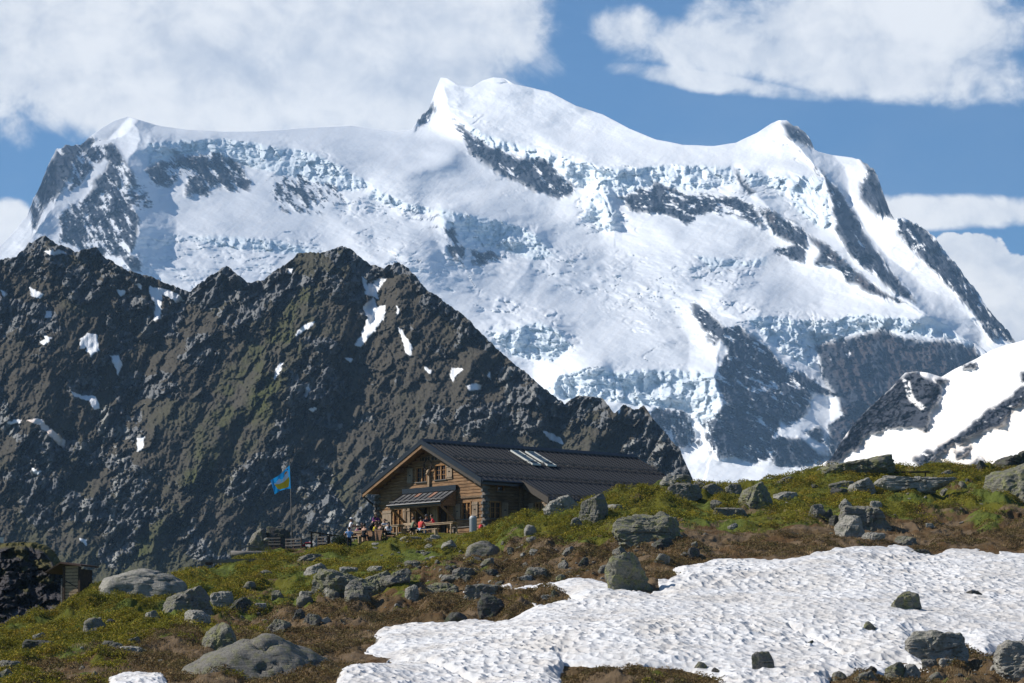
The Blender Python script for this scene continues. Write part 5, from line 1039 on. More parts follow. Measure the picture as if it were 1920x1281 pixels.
def heath():
    rs = np.random.RandomState(5)
    C, px, py = scatter(34000, rs); g = ip_green(px, py)+.45*fbm(C[:, 0]/5, C[:, 1]/8, 4, 210)+.25*fbm(C[:, 0]/1.4, C[:, 1]/2.4, 3, 221)
    cl = fbm(C[:, 0]/2.2, C[:, 1]/3.6, 4, 202)+.4*fbm(C[:, 0]/9, C[:, 1]/12, 2, 230)      # bushes sit on the hummocks
    gm = (g > .52) & (cl > -.12); bmk = (g < .60) & (cl > .0)
    G = C[gm][:5600]; R = rs.uniform(.25, .8, len(G)); V, c = leaves(G, 85, R, R*.55, .115, PG, rs)
    o = raw_mesh('green_heath', V, np.arange(len(V)).reshape(-1, 3), M_LEAF, smooth=False, colors=c); tag(o, kind='stuff')
    B = C[bmk][:5200]; R = rs.uniform(.2, .6, len(B)); V, c = leaves(B, 62, R, R*.5, .105, PB, rs)
    o = raw_mesh('brown_heath', V, np.arange(len(V)).reshape(-1, 3), M_LEAF, smooth=False, colors=c); tag(o, kind='stuff')
    D, px, py = scatter(9000, rs); g = ip_green(px, py); q = fbm(D[:, 0]/2.5, D[:, 1]/3.5, 4, 240); m = (q > .12) | (rs.uniform(0, 1, len(D)) < .12)
    D2 = D[m]; gg = g[m]; V1, c1 = leaves(D2[gg < .75], 22, .28, .1, .17, np.concatenate([PS, PS, PB[:2]]), rs, blade=True)
    V2, c2 = leaves(D2[gg >= .5], 26, .30, .1, .13, np.array([(.075, .11, .015), (.11, .15, .025), (.16, .17, .04)]), rs, blade=True)
    V = np.concatenate([V1, V2]); c = np.concatenate([c1, c2]); o = raw_mesh('grass_tufts', V, np.arange(len(V)).reshape(-1, 3), M_LEAF, smooth=False, colors=c); tag(o, kind='stuff')
heath()
def bush(px, py, Y, w, h, label, pal, n=900, size=.09, name='juniper_bush'):
    p = atv(px, py, Y); rs = np.random.RandomState(int(px)); root = empty(name, p)
    m = MB()
    for k in range(7): a = k*.9; m.tube([(0, 0, 0), (.15*w*math.cos(a), .15*w*math.sin(a), h*.4), (.32*w*math.cos(a), .3*w*math.sin(a), h*.75)], [.035, .025, .01], 6)
    m.build('stem', M_DARKW, root)
    C = rs.normal(size=(60, 3)); C /= np.linalg.norm(C, axis=1)[:, None]; C *= rs.uniform(.35, 1, (60, 1)); C[:, 2] = np.abs(C[:, 2]); C *= np.array([w/2, w/2.4, h*.85])
    i = rs.randint(60, size=n*3); P = C[i]+rs.normal(0, .11*min(w, h)+.02, (len(i), 3)); P[:, 2] = np.maximum(P[:, 2], -.1)
    A = rs.normal(size=P.shape); A /= np.linalg.norm(A, axis=1)[:, None]; B = np.cross(A, rs.normal(size=P.shape)); B /= np.linalg.norm(B, axis=1)[:, None]; s = size*rs.uniform(.6, 1.4, (len(P), 1))
    V = np.stack([P-A*s*.6, P+B*s*.35, P+A*s*.6], 1).reshape(-1, 3); c = np.repeat(pal[rs.randint(len(pal), size=len(P))]*rs.uniform(.7, 1.3, (len(P), 1)), 3, 0)
    raw_mesh('foliage', V, np.arange(len(V)).reshape(-1, 3), M_LEAF, smooth=False, colors=c, parent=root); tag(root, label, 'shrub')
PD = np.array([(.018, .032, .010), (.030, .048, .014), (.012, .020, .008), (.045, .065, .018)])
bush(637, 1030, 248.2, 1.5, 1.2, 'dark green juniper at the terrace edge beside the man in the light blue shirt', PD, 1500)
bush(545, 1040, 246.5, 1.7, .42, 'low olive juniper mat in front of the left pallet bench', PG[:4]*.7, 900)
bush(612, 1033, 247.6, 1.3, .42, 'low dark shrub below the right pallet bench', PD*1.4, 700)
bush(925, 990, 247.5, 1.1, .5, 'round mossy bush under the side window of the hut', PG, 600)
# ------------------------------------------------------------------ terrace furniture
HX = Vector((WX[0], WX[1], 0)); HY = Vector((AX[0], AX[1], 0))
def gz(p): return float(ground_z(np.array([p[0]]), np.array([p[1]]))[0])
def spot(px, Y, z=None):
    """point on the ground seen in photo column px at depth Y"""
    X = (px-960)/F*(Y*cP+15*sP); p = Vector((X, Y, 0)); p.z = gz(p) if z is None else z; return p
def table(px, Y, L, W, label, mat=M_BENCH, H=.74, rz=HRZ, name='picnic_table', group=None, boxed=False):
    r = empty(name, spot(px, Y), rz)
    for k in range(3):
        m = MB(); w_ = W/3; m.b2(-L/2, L/2, -W/2+k*w_+.01, -W/2+(k+1)*w_-.01, H-.05, H); m.build('tabletop_board', mat, r)
    m = MB(); m.b2(-L/2+.1, L/2-.1, -W/2+.06, -W/2+.10, H-.15, H-.052); m.b2(-L/2+.1, L/2-.1, W/2-.10, W/2-.06, H-.15, H-.052); m.build('apron', mat, r)
    if boxed:
        m = MB(); m.prism([(-L/2+.25, 0), (L/2-.25, 0), (L/2-.02, H-.06), (-L/2+.02, H-.06)], 'y', -W/2+.03, -W/2+.055); m.build('side_panel', mat, r)
    for x in (-L/2+.3, L/2-.3):
        for y in (-W/2+.1, W/2-.1):
            m = MB(); m.b2(x-.05, x+.05, y-.05, y+.05, -.15, H-.051); m.build('leg', mat, r)
    tag(r, label, 'table', group); return r
def bench(px, Y, L, label, mat=M_BENCH, H=.45, rz=HRZ, back=False, group=None):
    r = empty('bench', spot(px, Y), rz)
    for y in (-.14, .03): m = MB(); m.b2(-L/2, L/2, y, y+.13, H-.045, H); m.build('seat_board', mat, r)
    for x in (-L/2+.25, L/2-.25): m = MB(); m.b2(x-.04, x+.04, -.13, .13, -.12, H-.046); m.build('leg', mat, r)
    if back:
        m = MB(); m.b2(-L/2, L/2, .18, .21, H+.22, H+.42); m.build('backrest', mat, r)
    tag(r, label, 'bench', group); return r
table(826, 250.6, 3.6, .75, 'long pale table with four guests in front of the hut door')
bench(797, 249.2, 3.0, 'pale two-plank bench in front of the long table at the porch')
bench(800, 252.0, 2.6, 'bench behind the long table, closest to the porch posts')
table(733, 251.4, 2.6, .72, 'pale table left of the porch where the small child sits')
bench(765, 250.6, 1.4, 'short bench with a backrest between the two porch tables', back=True)
table(700, 248.9, 3.0, .8, 'brown table with a slanted side panel and a woman in white behind it', M_BROWNB, boxed=True)
bench(722, 247.9, 2.4, 'dark brown bench at the brown table, nearest the meadow', M_BROWNB, H=.42)
table(672, 250.0, 2.4, .75, 'pale table at the left end of the terrace by the people in white caps')
bench(664, 249.0, 1.8, 'low plank bench on the left terrace edge behind the man in light blue')
# steel churn, pack, lamp
b = empty('milk_churn', spot(887, 249.2)); m = MB(); m.lathe((0, 0, 0), [(.24, 0), (.27, .02), (.27, .98), (.265, 1.0), (.275, 1.01), (.275, 1.05), (.2, 1.16), (.16, 1.18), (.02, 1.19)], 28); m.build('body', M_STEEL, b, smooth=False)
m = MB()
for k in range(28): a = k*math.pi/14; m.beam((.272*math.cos(a), .272*math.sin(a), .05), (.272*math.cos(a), .272*math.sin(a), .95), .012, .012)
m.build('ribbing', M_STEEL, b); m = MB(); m.tube([(-.08, 0, 1.17), (-.06, 0, 1.25), (.06, 0, 1.25), (.08, 0, 1.17)], .015); m.build('handle', M_STEEL, b)
tag(b, 'grey steel churn standing on the grass before the right window of the gable', 'churn')
p = empty('backpack', spot(902, 249.9), .4); m = MB(); m.lathe((0, 0, 0), [(.13, 0), (.18, .05), (.19, .3), (.15, .48), (.05, .53)], 14); o = m.build('body', plain('red_nylon', (.55, .02, .03), .6), p, smooth=True)
m = MB(); m.box((0, -.19, .2), (.2, .1, .22)); m.build('front_pocket', M_IRON, p, bevel=.02); tag(p, 'red backpack with a black pocket beside the steel churn', 'backpack')
# ------------------------------------------------------------------ lounge corner left of the terrace
M_OLDD = wood('dark_silvered_wood', (.045, .04, .036), (.15, .135, .12), (1, 8, 8))
def pallet(px, Y, L, label, rz=HRZ+.15, cush=None):
    r = empty('pallet_bench', spot(px, Y), rz)
    for z0, z1 in ((.40, .52), (.62, .70), (.84, .95)): m = MB(); m.b2(-L/2, L/2, .1, .13, z0, z1); m.build('back_slat', M_OLDD, r)
    for x in (-L/2+.05, 0, L/2-.05): m = MB(); m.b2(x-.05, x+.05, .131, .2, -.1, .98); m.build('post', M_DARKW, r)
    m = MB(); m.b2(-L/2, L/2, .21, .85, .24, .38); m.build('seat', M_OLDD, r)
    m = MB(); m.b2(-L/2+.02, L/2-.02, .02, .8, -.1, .235); m.build('base', M_DARKW, r)
    if cush:
        m = MB(); m.box((L/4, .45, .43), (L*.4, .5, .09)); m.build('cushion', cush, r, bevel=.03)
    tag(r, label, 'bench'); return r
RED = plain('red_fabric', (.45, .03, .05), .9); LIL = plain('lilac_fabric', (.17, .11, .15), .9); CRM = plain('cream_fabric', (.45, .40, .34), .9)
pallet(548, 247.4, 1.6, 'silvered pallet bench seen from behind at the foot of the flagpole', cush=RED)
pallet(603, 248.6, 1.05, 'narrow pallet bench left of the dark juniper', cush=CRM)
r = pallet(513, 248.6, 1.0, 'low pallet seat with a lilac cushion beside the dark rock', rz=HRZ+.5, cush=LIL)
t_ = empty('side_table', spot(578, 248.2), .2); m = MB(); m.b2(-.35, .35, -.3, .3, .4, .45); m.build('tabletop', M_DARKW, t_)
for x in (-.28, .28):
    for y in (-.22, .22): m = MB(); m.b2(x-.03, x+.03, y-.03, y+.03, -.1, .4); m.build('leg', M_DARKW, t_)
tag(t_, 'small dark table between the two pallet benches', 'table')
o = MB().box((0, 0, .04), (.42, .3, .08)).build('cushion', RED, bevel=.02); o.location = t_.location+Vector((0, 0, .45)); tag(o, 'red cushion lying on the small dark table', 'cushion')
f = empty('railing', spot(604, 250.8))
zb = f.location.z
def W2(o, px, row, Y): v = atv(px, row, Y); return v-o.location
m = MB(); m.beam(W2(f, 579, 997, 250.8), W2(f, 632, 1005, 250.8), .14, .10); m.build('top_rail', M_DARKW, f)
for x, r0 in ((584, 998), (618, 1003), (600, 1001)): m = MB(); m.beam(W2(f, x, r0, 250.8), W2(f, x, 1036, 250.8), .13, .13); m.build('post', M_DARKW, f)
tag(f, 'slanting dark handrail on posts behind the narrow pallet bench', 'railing')
# big split rock of the lounge: two boulders
G1 = spot(500, 249.4)
for (x0, y0, x1, y1, lab, st, mt) in ((462, 995, 515, 1038, 'grey sloping boulder behind the silvered log, left half of a pair', 'w', M_RK), (500, 990, 543, 1030, 'near-black boulder behind the lilac seat, right half of a pair', 'b', M_RKD)):
    sc = 250/F; P, Fq = rockmesh('boulder', (x1-x0)*sc*1.1, 1.5, (y1-y0)*sc*1.1, 31+x0, st, 5); o = raw_mesh('boulder', P, Fq, mt); q = spot((x0+x1)/2, 250.5); q.z = atv(500, y1, 250.5).z; o.location = q; tag(o, lab, 'boulder')
# silvered log, fence remains, tripod
lg = empty('log_trough', spot(474, 246.2)); m = MB(); a = W2(lg, 433, 1039, 246.4); b = W2(lg, 520, 1037, 246.4); m.tube([a, a.lerp(b, .3), a.lerp(b, .65), b], [.24, .2, .17, .1], 12); m.build('trunk', M_OLD, lg, smooth=True)
m = MB(); m.tube([a+Vector((-.02, 0, 0)), a+Vector((.06, 0, 0))], [.17, .17], 12); m.build('cut_end', M_DARKW, lg); tag(lg, 'long silvered log with a dark cut end lying on the crest left of the lounge', 'log')
fe = empty('broken_fence', spot(458, 246.8))
for x, h in ((450, 1013), (467, 1018)): m = MB(); m.beam(W2(fe, x, h, 246.8), W2(fe, x+1, 1042, 246.8), .13, .11); m.build('post', M_OLD, fe)
for p0, p1 in (((444, 1022), (484, 1026)), ((447, 1030), (478, 1020))): m = MB(); m.beam(W2(fe, *p0, 246.7), W2(fe, *p1, 246.9), .08, .1); m.build('rail', M_OLD, fe)
tag(fe, 'two crooked fence posts with crossed rails standing behind the silvered log', 'fence')
tp = empty('tripod', spot(500, 247.0)); top = W2(tp, 500, 1012, 247.0)
for x, dy in ((493, 0), (506, 0), (500, .5)): m = MB(); e = W2(tp, x, 1039, 247.0+dy); m.beam(e, top, .05, .05); m.build('leg', M_OLD, tp)
m = MB(); m.lathe(tuple(top+Vector((0, 0, -.12))), [(.02, 0), (.2, .05), (.22, .16), (.1, .24), (.01, .26)], 10); m.build('stone_head', M_RKP, tp, smooth=True); tag(tp, 'little tripod of sticks carrying a stone beside the grey sloping boulder', 'tripod')
bm_ = empty('wooden_beam', spot(436, 238.5)); a = W2(bm_, 376, 1053.5, 238.6); b = W2(bm_, 498, 1050, 238.6); m = MB(); m.beam(a, b, .30, .22); m.build('timber', M_OLD, bm_)
m = MB(); 
for x in (392, 470): m = MB(); q = W2(bm_, x, 1057, 238.5); m.box(tuple(q), (.5, .35, .2)); m.build('support_block', M_DARKW, bm_)
tag(bm_, 'long flat beam lying on the green crest left of the log', 'beam')
# flagpole and flag
fp = empty('flagpole', spot(549, 248.6)); m = MB(); top = W2(fp, 543.5, 868, 248.6); m.tube([(0, 0, -.3), tuple(top*.5), tuple(top)], [.055, .042, .022], 10); m.build('pole', M_OLD, fp, smooth=True)
m = MB(); m.lathe(tuple(top), [(.01, 0), (.05, .03), (.05, .08), (.01, .11)], 10); m.build('finial', M_OLD, fp)
tag(fp, 'tall thin silvered flagpole left of the hut', 'flagpole')
FLG = atv(544.2, 872, 248.6)
def fl(u, v, off=0.):
    """u 0 hoist .. 1 fly, v 0 top .. 1 bottom of the cloth"""
    A = np.array(atv(544, 871.5, 248.6)); B = np.array(atv(546, 916.5, 248.6)); C = np.array(atv(507, 901, 248.1)); D = np.array(atv(515, 927, 248.0))
    top = A+(C-A)*u+np.array([0, 0, -.10])*math.sin(u*math.pi); bot = B+(D-B)*u+np.array([0, 0, .12])*math.sin(u*math.pi)
    p = top+(bot-top)*v; p = p+np.array([.02, -1, 0])*(.10*math.sin(u*8.5+v*1.8)*min(1, u*3)+.04*math.sin(u*17-v*3)*u+off); return Vector(p)-FLG
def cloth(name, mat, pts=None, off=0., parent=None, n=26):
    vs = []; fs = []
    if pts is None:
        for i in range(n+1):
            for j in range(n+1): vs.append(fl(i/n, j/n))
        fs = [(i*(n+1)+j, (i+1)*(n+1)+j, (i+1)*(n+1)+j+1, i*(n+1)+j+1) for i in range(n) for j in range(n)]
    else:                      # printed shape: fine triangulated fan lying on both faces of the cloth
        bm = bmesh.new(); v = [bm.verts.new((p[0], p[1], 0)) for p in pts]; f0 = bm.faces.new(v); bmesh.ops.triangulate(bm, faces=[f0])
        bmesh.ops.subdivide_edges(bm, edges=bm.edges, cuts=5, use_grid_fill=True); bm.verts.index_update()
        vs = [fl(w_.co.x, w_.co.y, off) for w_ in bm.verts]; fs = [tuple(q.index for q in f.verts) for f in bm.faces]; bm.free()
    me = bpy.data.meshes.new(name); me.from_pydata(vs, [], fs); me.polygons.foreach_set('use_smooth', [True]*len(me.polygons)); me.materials.append(mat); o = bpy.data.objects.new(name, me); COL.objects.link(o)
    if parent: o.parent = parent
    return o
def cl_(name, c, f=.2):
    t = NT(name); p = t.n('BsdfPrincipled', {'Base Color': (*c, 1), 'Roughness': .7}); d = t.n('BsdfTranslucent', {'Color': (*c, 1)}); m = t.n('MixShader', {0: f, 1: p.outputs[0], 2: d.outputs[0]}); t.t.links.new(m.outputs[0], t.out.inputs['Surface']); return t.m
BLU = cl_('flag_blue', (.015, .28, .64), .55); YEL = cl_('flag_yellow', (.90, .52, .01)); WHT = cl_('flag_white', (.8, .78, .84)); ORG = cl_('flag_orange', (.8, .28, .04))
fg = cloth('flag', BLU); fg.location = FLG; tag(fg, 'blue flag with a yellow tub and a white bathing figure, blowing left from its pole', 'flag')
cloth('yellow_tub', YEL, [(.08, .46), (.34, .54), (.60, .52), (.88, .38), (.78, .78), (.66, .92), (.36, .94), (.14, .90), (.07, .64)], .012, fg)
cloth('white_rim', WHT, [(.08, .40), (.18, .50), (.40, .57), (.62, .55), (.88, .41), (.86, .33), (.62, .45), (.40, .46), (.20, .40)], .02, fg)
cloth('white_figure', WHT, [(.12, .18), (.28, .20), (.34, .32), (.46, .38), (.44, .46), (.16, .42), (.09, .32)], .02, fg); cloth('white_knees', WHT, [(.48, .38), (.60, .22), (.74, .30), (.80, .40), (.56, .46)], .02, fg)
cloth('orange_hair', ORG, [(.16, .16), (.24, .12), (.32, .18), (.28, .24), (.18, .23)], .024, fg); cloth('red_star', RED, [(.10, .08), (.14, .06), (.18, .08), (.15, .13), (.11, .12)], .02, fg)
# ------------------------------------------------------------------ narrow shed and its cable at the left
sh = empty('narrow_shed', spot(137, 221, atv(137, 1160, 221).z), -.35)
S_ = 221/F
def bx(m, x0, x1, y0, y1, z0, z1): return m.b2(x0, x1, y0, y1, z0, z1)
m = MB(); z = .0
while z < 3.35: m.b2(-.50, .50, -.02, .02, z, z+.175); z += .215
m.build('plank_wall', M_PLANK, sh)
m = MB(); m.b2(-.49, .49, .03, 1.9, 0, 3.2); m.build('body', M_DARKW, sh)
for x in (-.56, .56): m = MB(); m.b2(x-.07, x+.07, -.10, .05, -.6, 3.35); m.build('corner_post', M_DARKW, sh)
m = MB(); m.b2(-.75, -.65, -.1, .0, -.6, 2.6); m.build('side_post', M_OLD, sh)
m = MB(); m.prism([(-.62, 3.66), (.85, 3.46), (.85, 3.34), (-.62, 3.54)], 'y', -.45, 2.1); m.build('roof', plain('rusty_roof', (.07, .04, .03), .8, .4, 2), sh)
m = MB(); m.prism([(-.62, 3.66), (-1.75, 3.02), (-1.75, 2.94), (-.62, 3.54)], 'y', -.45, 2.1); m.build('roof_wing', M_DARKW, sh)
m = MB(); m.beam((-.45, -.06, 2.45), (.5, -.06, 1.95), .04, .05); m.build('diagonal_strut', M_IRON, sh)
tag(sh, 'tall narrow plank shed with a tilted roof against the shaded cliff at left', 'shed')
cb = empty('cable', atv(153, 1090, 222)); m = MB(); m.tube([(0, 0, 0), tuple(atv(175, 1094.5, 222.2)-cb.location), tuple(atv(197, 1101, 222.4)-cb.location)], .035, 6); m.build('steel_rope', M_IRON, cb); tag(cb, 'dark cable running from the narrow shed to the whaleback outcrop', 'cable')
sg = empty('sign', atv(3, 1024, 249)); m = MB(); m.box(tuple(atv(1, 1013, 249)-sg.location), (.42, .05, .42)); m.build('board', M_WHITE, sg)
for k in range(4): q = atv(1, 1008+k*3, 248.95)-sg.location; MB().box(tuple(q), (.3, .01, .03)).build('grey_line', M_STEEL, sg)
MB().beam(atv(1, 1016, 249)-sg.location, atv(1, 1030, 249)-sg.location, .06, .06).build('post', M_OLD, sg); tag(sg, 'small white notice board on the turf top at the left picture edge', 'sign')
# ------------------------------------------------------------------ rail tables on the right meadow
for (xa, xb, ra, rb, lab) in ((1600, 1676, 890.5, 890, 'left one of two long dark plank tables on the right skyline meadow'), (1677, 1742, 886, 885, 'right one of two long dark plank tables on the right skyline meadow')):
    Yv = 258.5; r = empty('plank_table', spot((xa+xb)/2, Yv)); 
    m = MB(); m.beam(W2(r, xa, ra, Yv), W2(r, xb, rb, Yv), .55, .09); m.build('top', M_DARKW, r)
    for x in (xa+7, xb-7):
        for dy in (-.2, .2): m = MB(); m.beam(W2(r, x, ra+1, Yv+dy), W2(r, x, ra+19, Yv+dy), .1, .1); m.build('leg', M_DARKW, r)
    m = MB(); m.beam(W2(r, xa+2, ra+11, Yv-.5), W2(r, xb-2, rb+11, Yv-.5), .2, .06); m.build('seat_plank', M_DARKW, r)
    tag(r, lab, 'table')
# ------------------------------------------------------------------ people
def skin(name, nodes, edges, mat, parent, lvl=1, root=0):
    """nodes: list of (x, y, z, rx[, ry]) ; grows one closed surface over the skeleton"""
    me = bpy.data.meshes.new(name); me.from_pydata([n[:3] for n in nodes], edges, []); me.materials.append(mat)
    o = bpy.data.objects.new(name, me); COL.objects.link(o); o.parent = parent
    me.skin_vertices.new() if hasattr(me.skin_vertices, 'new') and not me.skin_vertices else None
    if not me.skin_vertices:
        bm = bmesh.new(); bm.from_mesh(me); bm.verts.layers.skin.verify(); bm.to_mesh(me); bm.free()
    for i, n in enumerate(nodes):
        me.skin_vertices[0].data[i].radius = (n[3], n[4] if len(n) > 4 else n[3]); me.skin_vertices[0].data[i].use_root = (i == root)
    s = o.modifiers.new('skin', 'SKIN'); s.use_smooth_shade = True
    u = o.modifiers.new('subsurf', 'SUBSURF'); u.levels = lvl; u.render_levels = lvl; return o
SKN = plain('skin', (.42, .23, .15), .55, .12, 9); SKT = plain('tanned_skin', (.27, .14, .09), .55, .12, 9)
HD = plain('dark_hair', (.018, .012, .009), .5); HB = plain('brown_hair', (.085, .045, .022), .5)
def P_(name_col, c): return plain(name_col, c, .85, .15, 12)
WH = P_('white_cotton', (.62, .62, .64)); BLK = P_('black_cloth', (.012, .012, .014)); PUR = P_('purple_cloth', (.16, .035, .15)); YLW = P_('yellow_cloth', (.65, .52, .03)); OLV = P_('olive_cloth', (.17, .19, .12)); RDC = P_('red_cloth', (.60, .025, .04)); CRL = P_('coral_cloth', (.60, .07, .055)); LBL = P_('light_blue_cloth', (.22, .38, .62)); GRG = P_('grey_green_cloth', (.14, .15, .11)); NVY = P_('navy_cloth', (.022, .026, .05)); JNS = P_('pale_denim', (.28, .36, .46)); TAN = P_('tan_cloth', (.30, .24, .17))
def person(px, Y, face, pose, label, shirt, legs, hair=HD, cap=None, arms='table', sk=SKN, scale=1., longhair=False, sleeve=1, z=None, lean=.08):
    p = spot(px, Y, z); r = empty('person', p, face); r.scale = (scale,)*3
    if pose == 'sit': hz, kn, ft = .50, (.42, .50), (.46, .07)
    else: hz, kn, ft = .93, (.03, .50), (.0, .07)
    ln = lean; s = hz+.50; N = []; E = []
    def nd(*a): N.append(a); return len(N)-1
    def ed(a, b): E.append((a, b))
    pel = nd(0, 0, hz, .15, .11); ab = nd(0, ln*.3, hz+.17, .135, .10); ch = nd(0, ln*.8, hz+.37, .16, .115); nk = nd(0, ln*1.1, s+.03, .065, .06); hb = nd(0, ln*1.2+.01, s+.13, .075, .085); hd = nd(0, ln*1.2+.015, s+.22, .085, .105); ht = nd(0, ln*1.2, s+.29, .06, .075)
    for a, b in ((pel, ab), (ab, ch), (ch, nk), (nk, hb), (hb, hd), (hd, ht)): ed(a, b)
    nose = nd(0, ln*1.2+.125, s+.20, .014); ed(hd, nose); chin = nd(0, ln*1.2+.07, s+.10, .03); ed(hb, chin)
    for e_ in (-1, 1): k_ = nd(e_*.088, ln*1.2, s+.19, .014, .022); ed(hd, k_)
    J = {}
    for sgn in (-1, 1):
        sh_ = nd(sgn*.18, ln, s-.05, .062); ed(ch, sh_)
        if arms == 'table': el = (sgn*.25, ln+.16, s-.27); wr = (sgn*.12, ln+.38, s-.27)
        elif arms == 'hips': el = (sgn*.42, ln-.06, s-.26); wr = (sgn*.19, ln+.05, s-.46)
        elif arms == 'reach': el = (sgn*.22, ln+.22, s-.20); wr = (sgn*.13, ln+.48, s-.24)
        elif arms == 'lap': el = (sgn*.24, ln+.02, s-.32); wr = (sgn*.10, ln+.25, s-.42)
        else: el = (sgn*.23, ln-.02, s-.32); wr = (sgn*.24, ln+.06, s-.56)
        e1 = nd(*el, .045); w1 = nd(*wr, .030); ed(sh_, e1); ed(e1, w1)
        d = (Vector(wr)-Vector(el)).normalized(); hp = Vector(wr)+d*.06; h1 = nd(*hp, .036, .020); ed(w1, h1); side = d.cross(Vector((0, 0, 1))).normalized() if abs(d.z) < .9 else Vector((1, 0, 0))
        for q, L in ((-.030, .062), (-.011, .075), (.009, .070), (.027, .055)):
            k0 = nd(*(hp+d*.035+side*q), .010); k1 = nd(*(hp+d*(.035+L*.55)+side*q*1.1+Vector((0, 0, -.006))), .009); k2 = nd(*(hp+d*(.03+L)+side*q*1.15+Vector((0, 0, -.020))), .008); ed(h1, k0); ed(k0, k1); ed(k1, k2)
        th = nd(*(hp-d*.01-side*.045*sgn), .011); t2 = nd(*(hp+d*.025-side*.062*sgn), .009); ed(h1, th); ed(th, t2)
        hp_ = nd(sgn*.095, 0, hz-.04, .095); ed(pel, hp_); kk = nd(sgn*.11, kn[0], kn[1], .062); ed(hp_, kk); an = nd(sgn*.11, ft[0], ft[1]+.03, .04); ed(kk, an); to = nd(sgn*.12, ft[0]+.16, .04, .042, .03); ed(an, to)
        J[sgn] = (el, wr)
    skin('body', N, E, sk, r, 1)
    # clothing grown over the same joints
    n2 = [(0, -.005, hz-.02, .172, .132), (0, ln*.3, hz+.17, .16, .122), (0, ln*.8, hz+.37, .182, .135), (0, ln*1.05, s-.01, .085, .078)]; e2 = [(0, 1), (1, 2), (2, 3)]
    for sgn in (-1, 1):
        a = len(n2); n2.append((sgn*.18, ln, s-.05, .078)); e2.append((2, a)); el, wr = J[sgn]
        if sleeve >= 1: f = .62 if sleeve == 1 else 1.; v = Vector((sgn*.18, ln, s-.05)).lerp(Vector(el), f); n2.append((*v, .062)); e2.append((a, a+1))
        if sleeve == 2: v = Vector(el).lerp(Vector(wr), .9); n2.append((*v, .044)); e2.append((a+1, a+2))
    skin('shirt', n2, e2, shirt, r, 1, 1)
    n3 = [(0, 0, hz-.0, .165, .128)]; e3 = []
    for sgn in (-1, 1):
        a = len(n3); n3 += [(sgn*.095, 0, hz-.05, .108), (sgn*.11, kn[0], kn[1], .078), (sgn*.11, ft[0], ft[1]+.08, .055)]; e3 += [(0, a), (a, a+1), (a+1, a+2)]
    skin('trousers', n3, e3, legs, r, 1)
    for sgn in (-1, 1): m = MB(); m.prism([(ft[0]-.08, 0), (ft[0]+.2, 0), (ft[0]+.2, .05), (ft[0]+.06, .1), (ft[0]-.08, .11)], 'x', sgn*.115-.048, sgn*.115+.048); m.build('shoe', M_DARKW, r, bevel=.015)
    hc = (0, ln*1.2-.012, s+.235)
    m = MB(); m.lathe(hc, [(.103, -.075), (.112, -.01), (.108, .05), (.08, .10), (.04, .122), (.004, .126)], 16); h = m.build('hair', hair, r, smooth=True)
    if longhair: m = MB(); m.tube([(0, ln*1.2-.10, s+.24), (0, ln-.16, s+.10), (0, ln-.17, s-.08), (0, ln-.15, s-.2)], [.06, .07, .055, .02], 10); m.build('ponytail', hair, r, smooth=True)
    if cap:
        m = MB(); m.lathe((0, ln*1.2, s+.26), [(.118, -.03), (.122, .02), (.108, .07), (.07, .108), (.01, .12)], 18); c = m.build('cap', cap, r, smooth=True)
        m = MB(); m.prism([(-.085, ln*1.2+.08), (.085, ln*1.2+.08), (.075, ln*1.2+.2), (0, ln*1.2+.225), (-.075, ln*1.2+.2)], 'z', s+.235, s+.25); m.build('brim', cap, c)
    for e_ in (-1, 1): m = MB(); m.lathe((e_*.034, ln*1.2+.112, s+.215), [(.002, -.010), (.011, 0), (.002, .010)], 8); m.build('eye', M_IRON, r)
    m = MB(); m.box((0, ln*1.2+.108, s+.145), (.045, .012, .012)); m.build('mouth', plain('lips', (.30, .09, .08), .6) if 'lips' not in bpy.data.materials else bpy.data.materials['lips'], r)
    tag(r, label, 'person'); return r
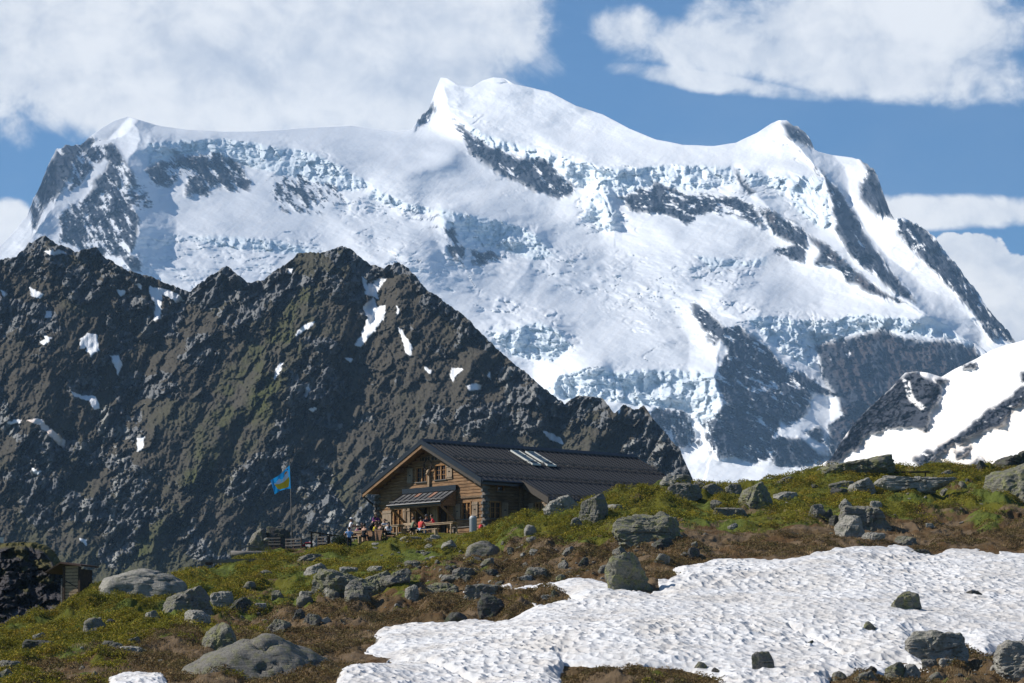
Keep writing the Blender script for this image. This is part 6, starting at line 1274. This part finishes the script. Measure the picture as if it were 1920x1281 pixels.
# face: rotation about z; 0 looks away from the camera (+Y), pi looks at it, -pi/2 looks right, pi/2 looks left
R_ = -math.pi/2
person(656, 251.0, R_+.3, 'stand', 'person standing in a long white shirt and white cap, leftmost of the group', WH, JNS, HD, WH, 'table', SKT, sleeve=1)
person(664, 250.7, R_-.1, 'sit', 'person in a pale sun cap and purple shirt reaching over the left table', PUR, BLK, HB, P_('cream_cap', (.55, .50, .42)), 'reach', z=None, lean=.22, sleeve=2)
person(679, 251.2, math.pi-.2, 'sit', 'long-haired person in a black jacket facing the meadow at the left table', BLK, BLK, HB, None, 'table', longhair=True, sleeve=2)
person(695, 251.6, R_+.5, 'stand', 'person all in black bending over beside the tan-capped one', BLK, BLK, HD, None, 'reach', lean=.30, scale=.93, sleeve=2)
person(703, 251.9, math.pi+.4, 'stand', 'standing person in a tan cap with a dark red-purple top before the hut corner', PUR, BLK, HB, TAN, 'table', lean=.12, sleeve=2)
person(702, 250.0, R_-.6, 'sit', 'seated person in a bright yellow shirt', YLW, NVY, HB, None, 'table', sleeve=1, lean=.12)
person(710, 249.8, R_+.9, 'sit', 'seated person in a grey-green sleeveless top right of the yellow shirt', GRG, TAN, HD, None, 'lap', sleeve=0)
person(721, 252.2, math.pi, 'sit', 'brown-haired child looking over the table near the left window', WH, BLK, HB, None, 'table', scale=.88)
person(729, 248.2, .25, 'sit', 'woman in white T-shirt with dark ponytail, seated with her back to the meadow', WH, BLK, HD, None, 'table', longhair=True, sleeve=1)
person(655, 246.9, .25, 'stand', 'man in light blue T-shirt with hands on hips at the juniper', LBL, BLK, HB, None, 'hips', scale=.93, sleeve=1)
person(682, 248.3, -.5, 'sit', 'woman in black sleeveless top with bare arms at the end of the brown table', BLK, BLK, HD, None, 'lap', sleeve=0)
person(772, 250.0, R_+.3, 'sit', 'seated person in a pale olive T-shirt at the left end of the long table', OLV, BLK, HD, None, 'reach', sleeve=1, lean=.12)
person(788, 249.6, R_+.9, 'sit', 'seated person in a coral hooded sweater seen from behind at the long table', CRL, JNS, HD, None, 'table', sleeve=2)
person(799, 251.8, math.pi+.2, 'sit', 'person in navy with a dark cap behind the long table', NVY, NVY, HD, P_('dark_cap', (.06, .06, .065)), 'table', sleeve=1)
person(815, 251.6, math.pi/2+.3, 'sit', 'person in bright red T-shirt leaning on the right part of the long table', RDC, NVY, HD, None, 'table', sleeve=1, lean=.2)
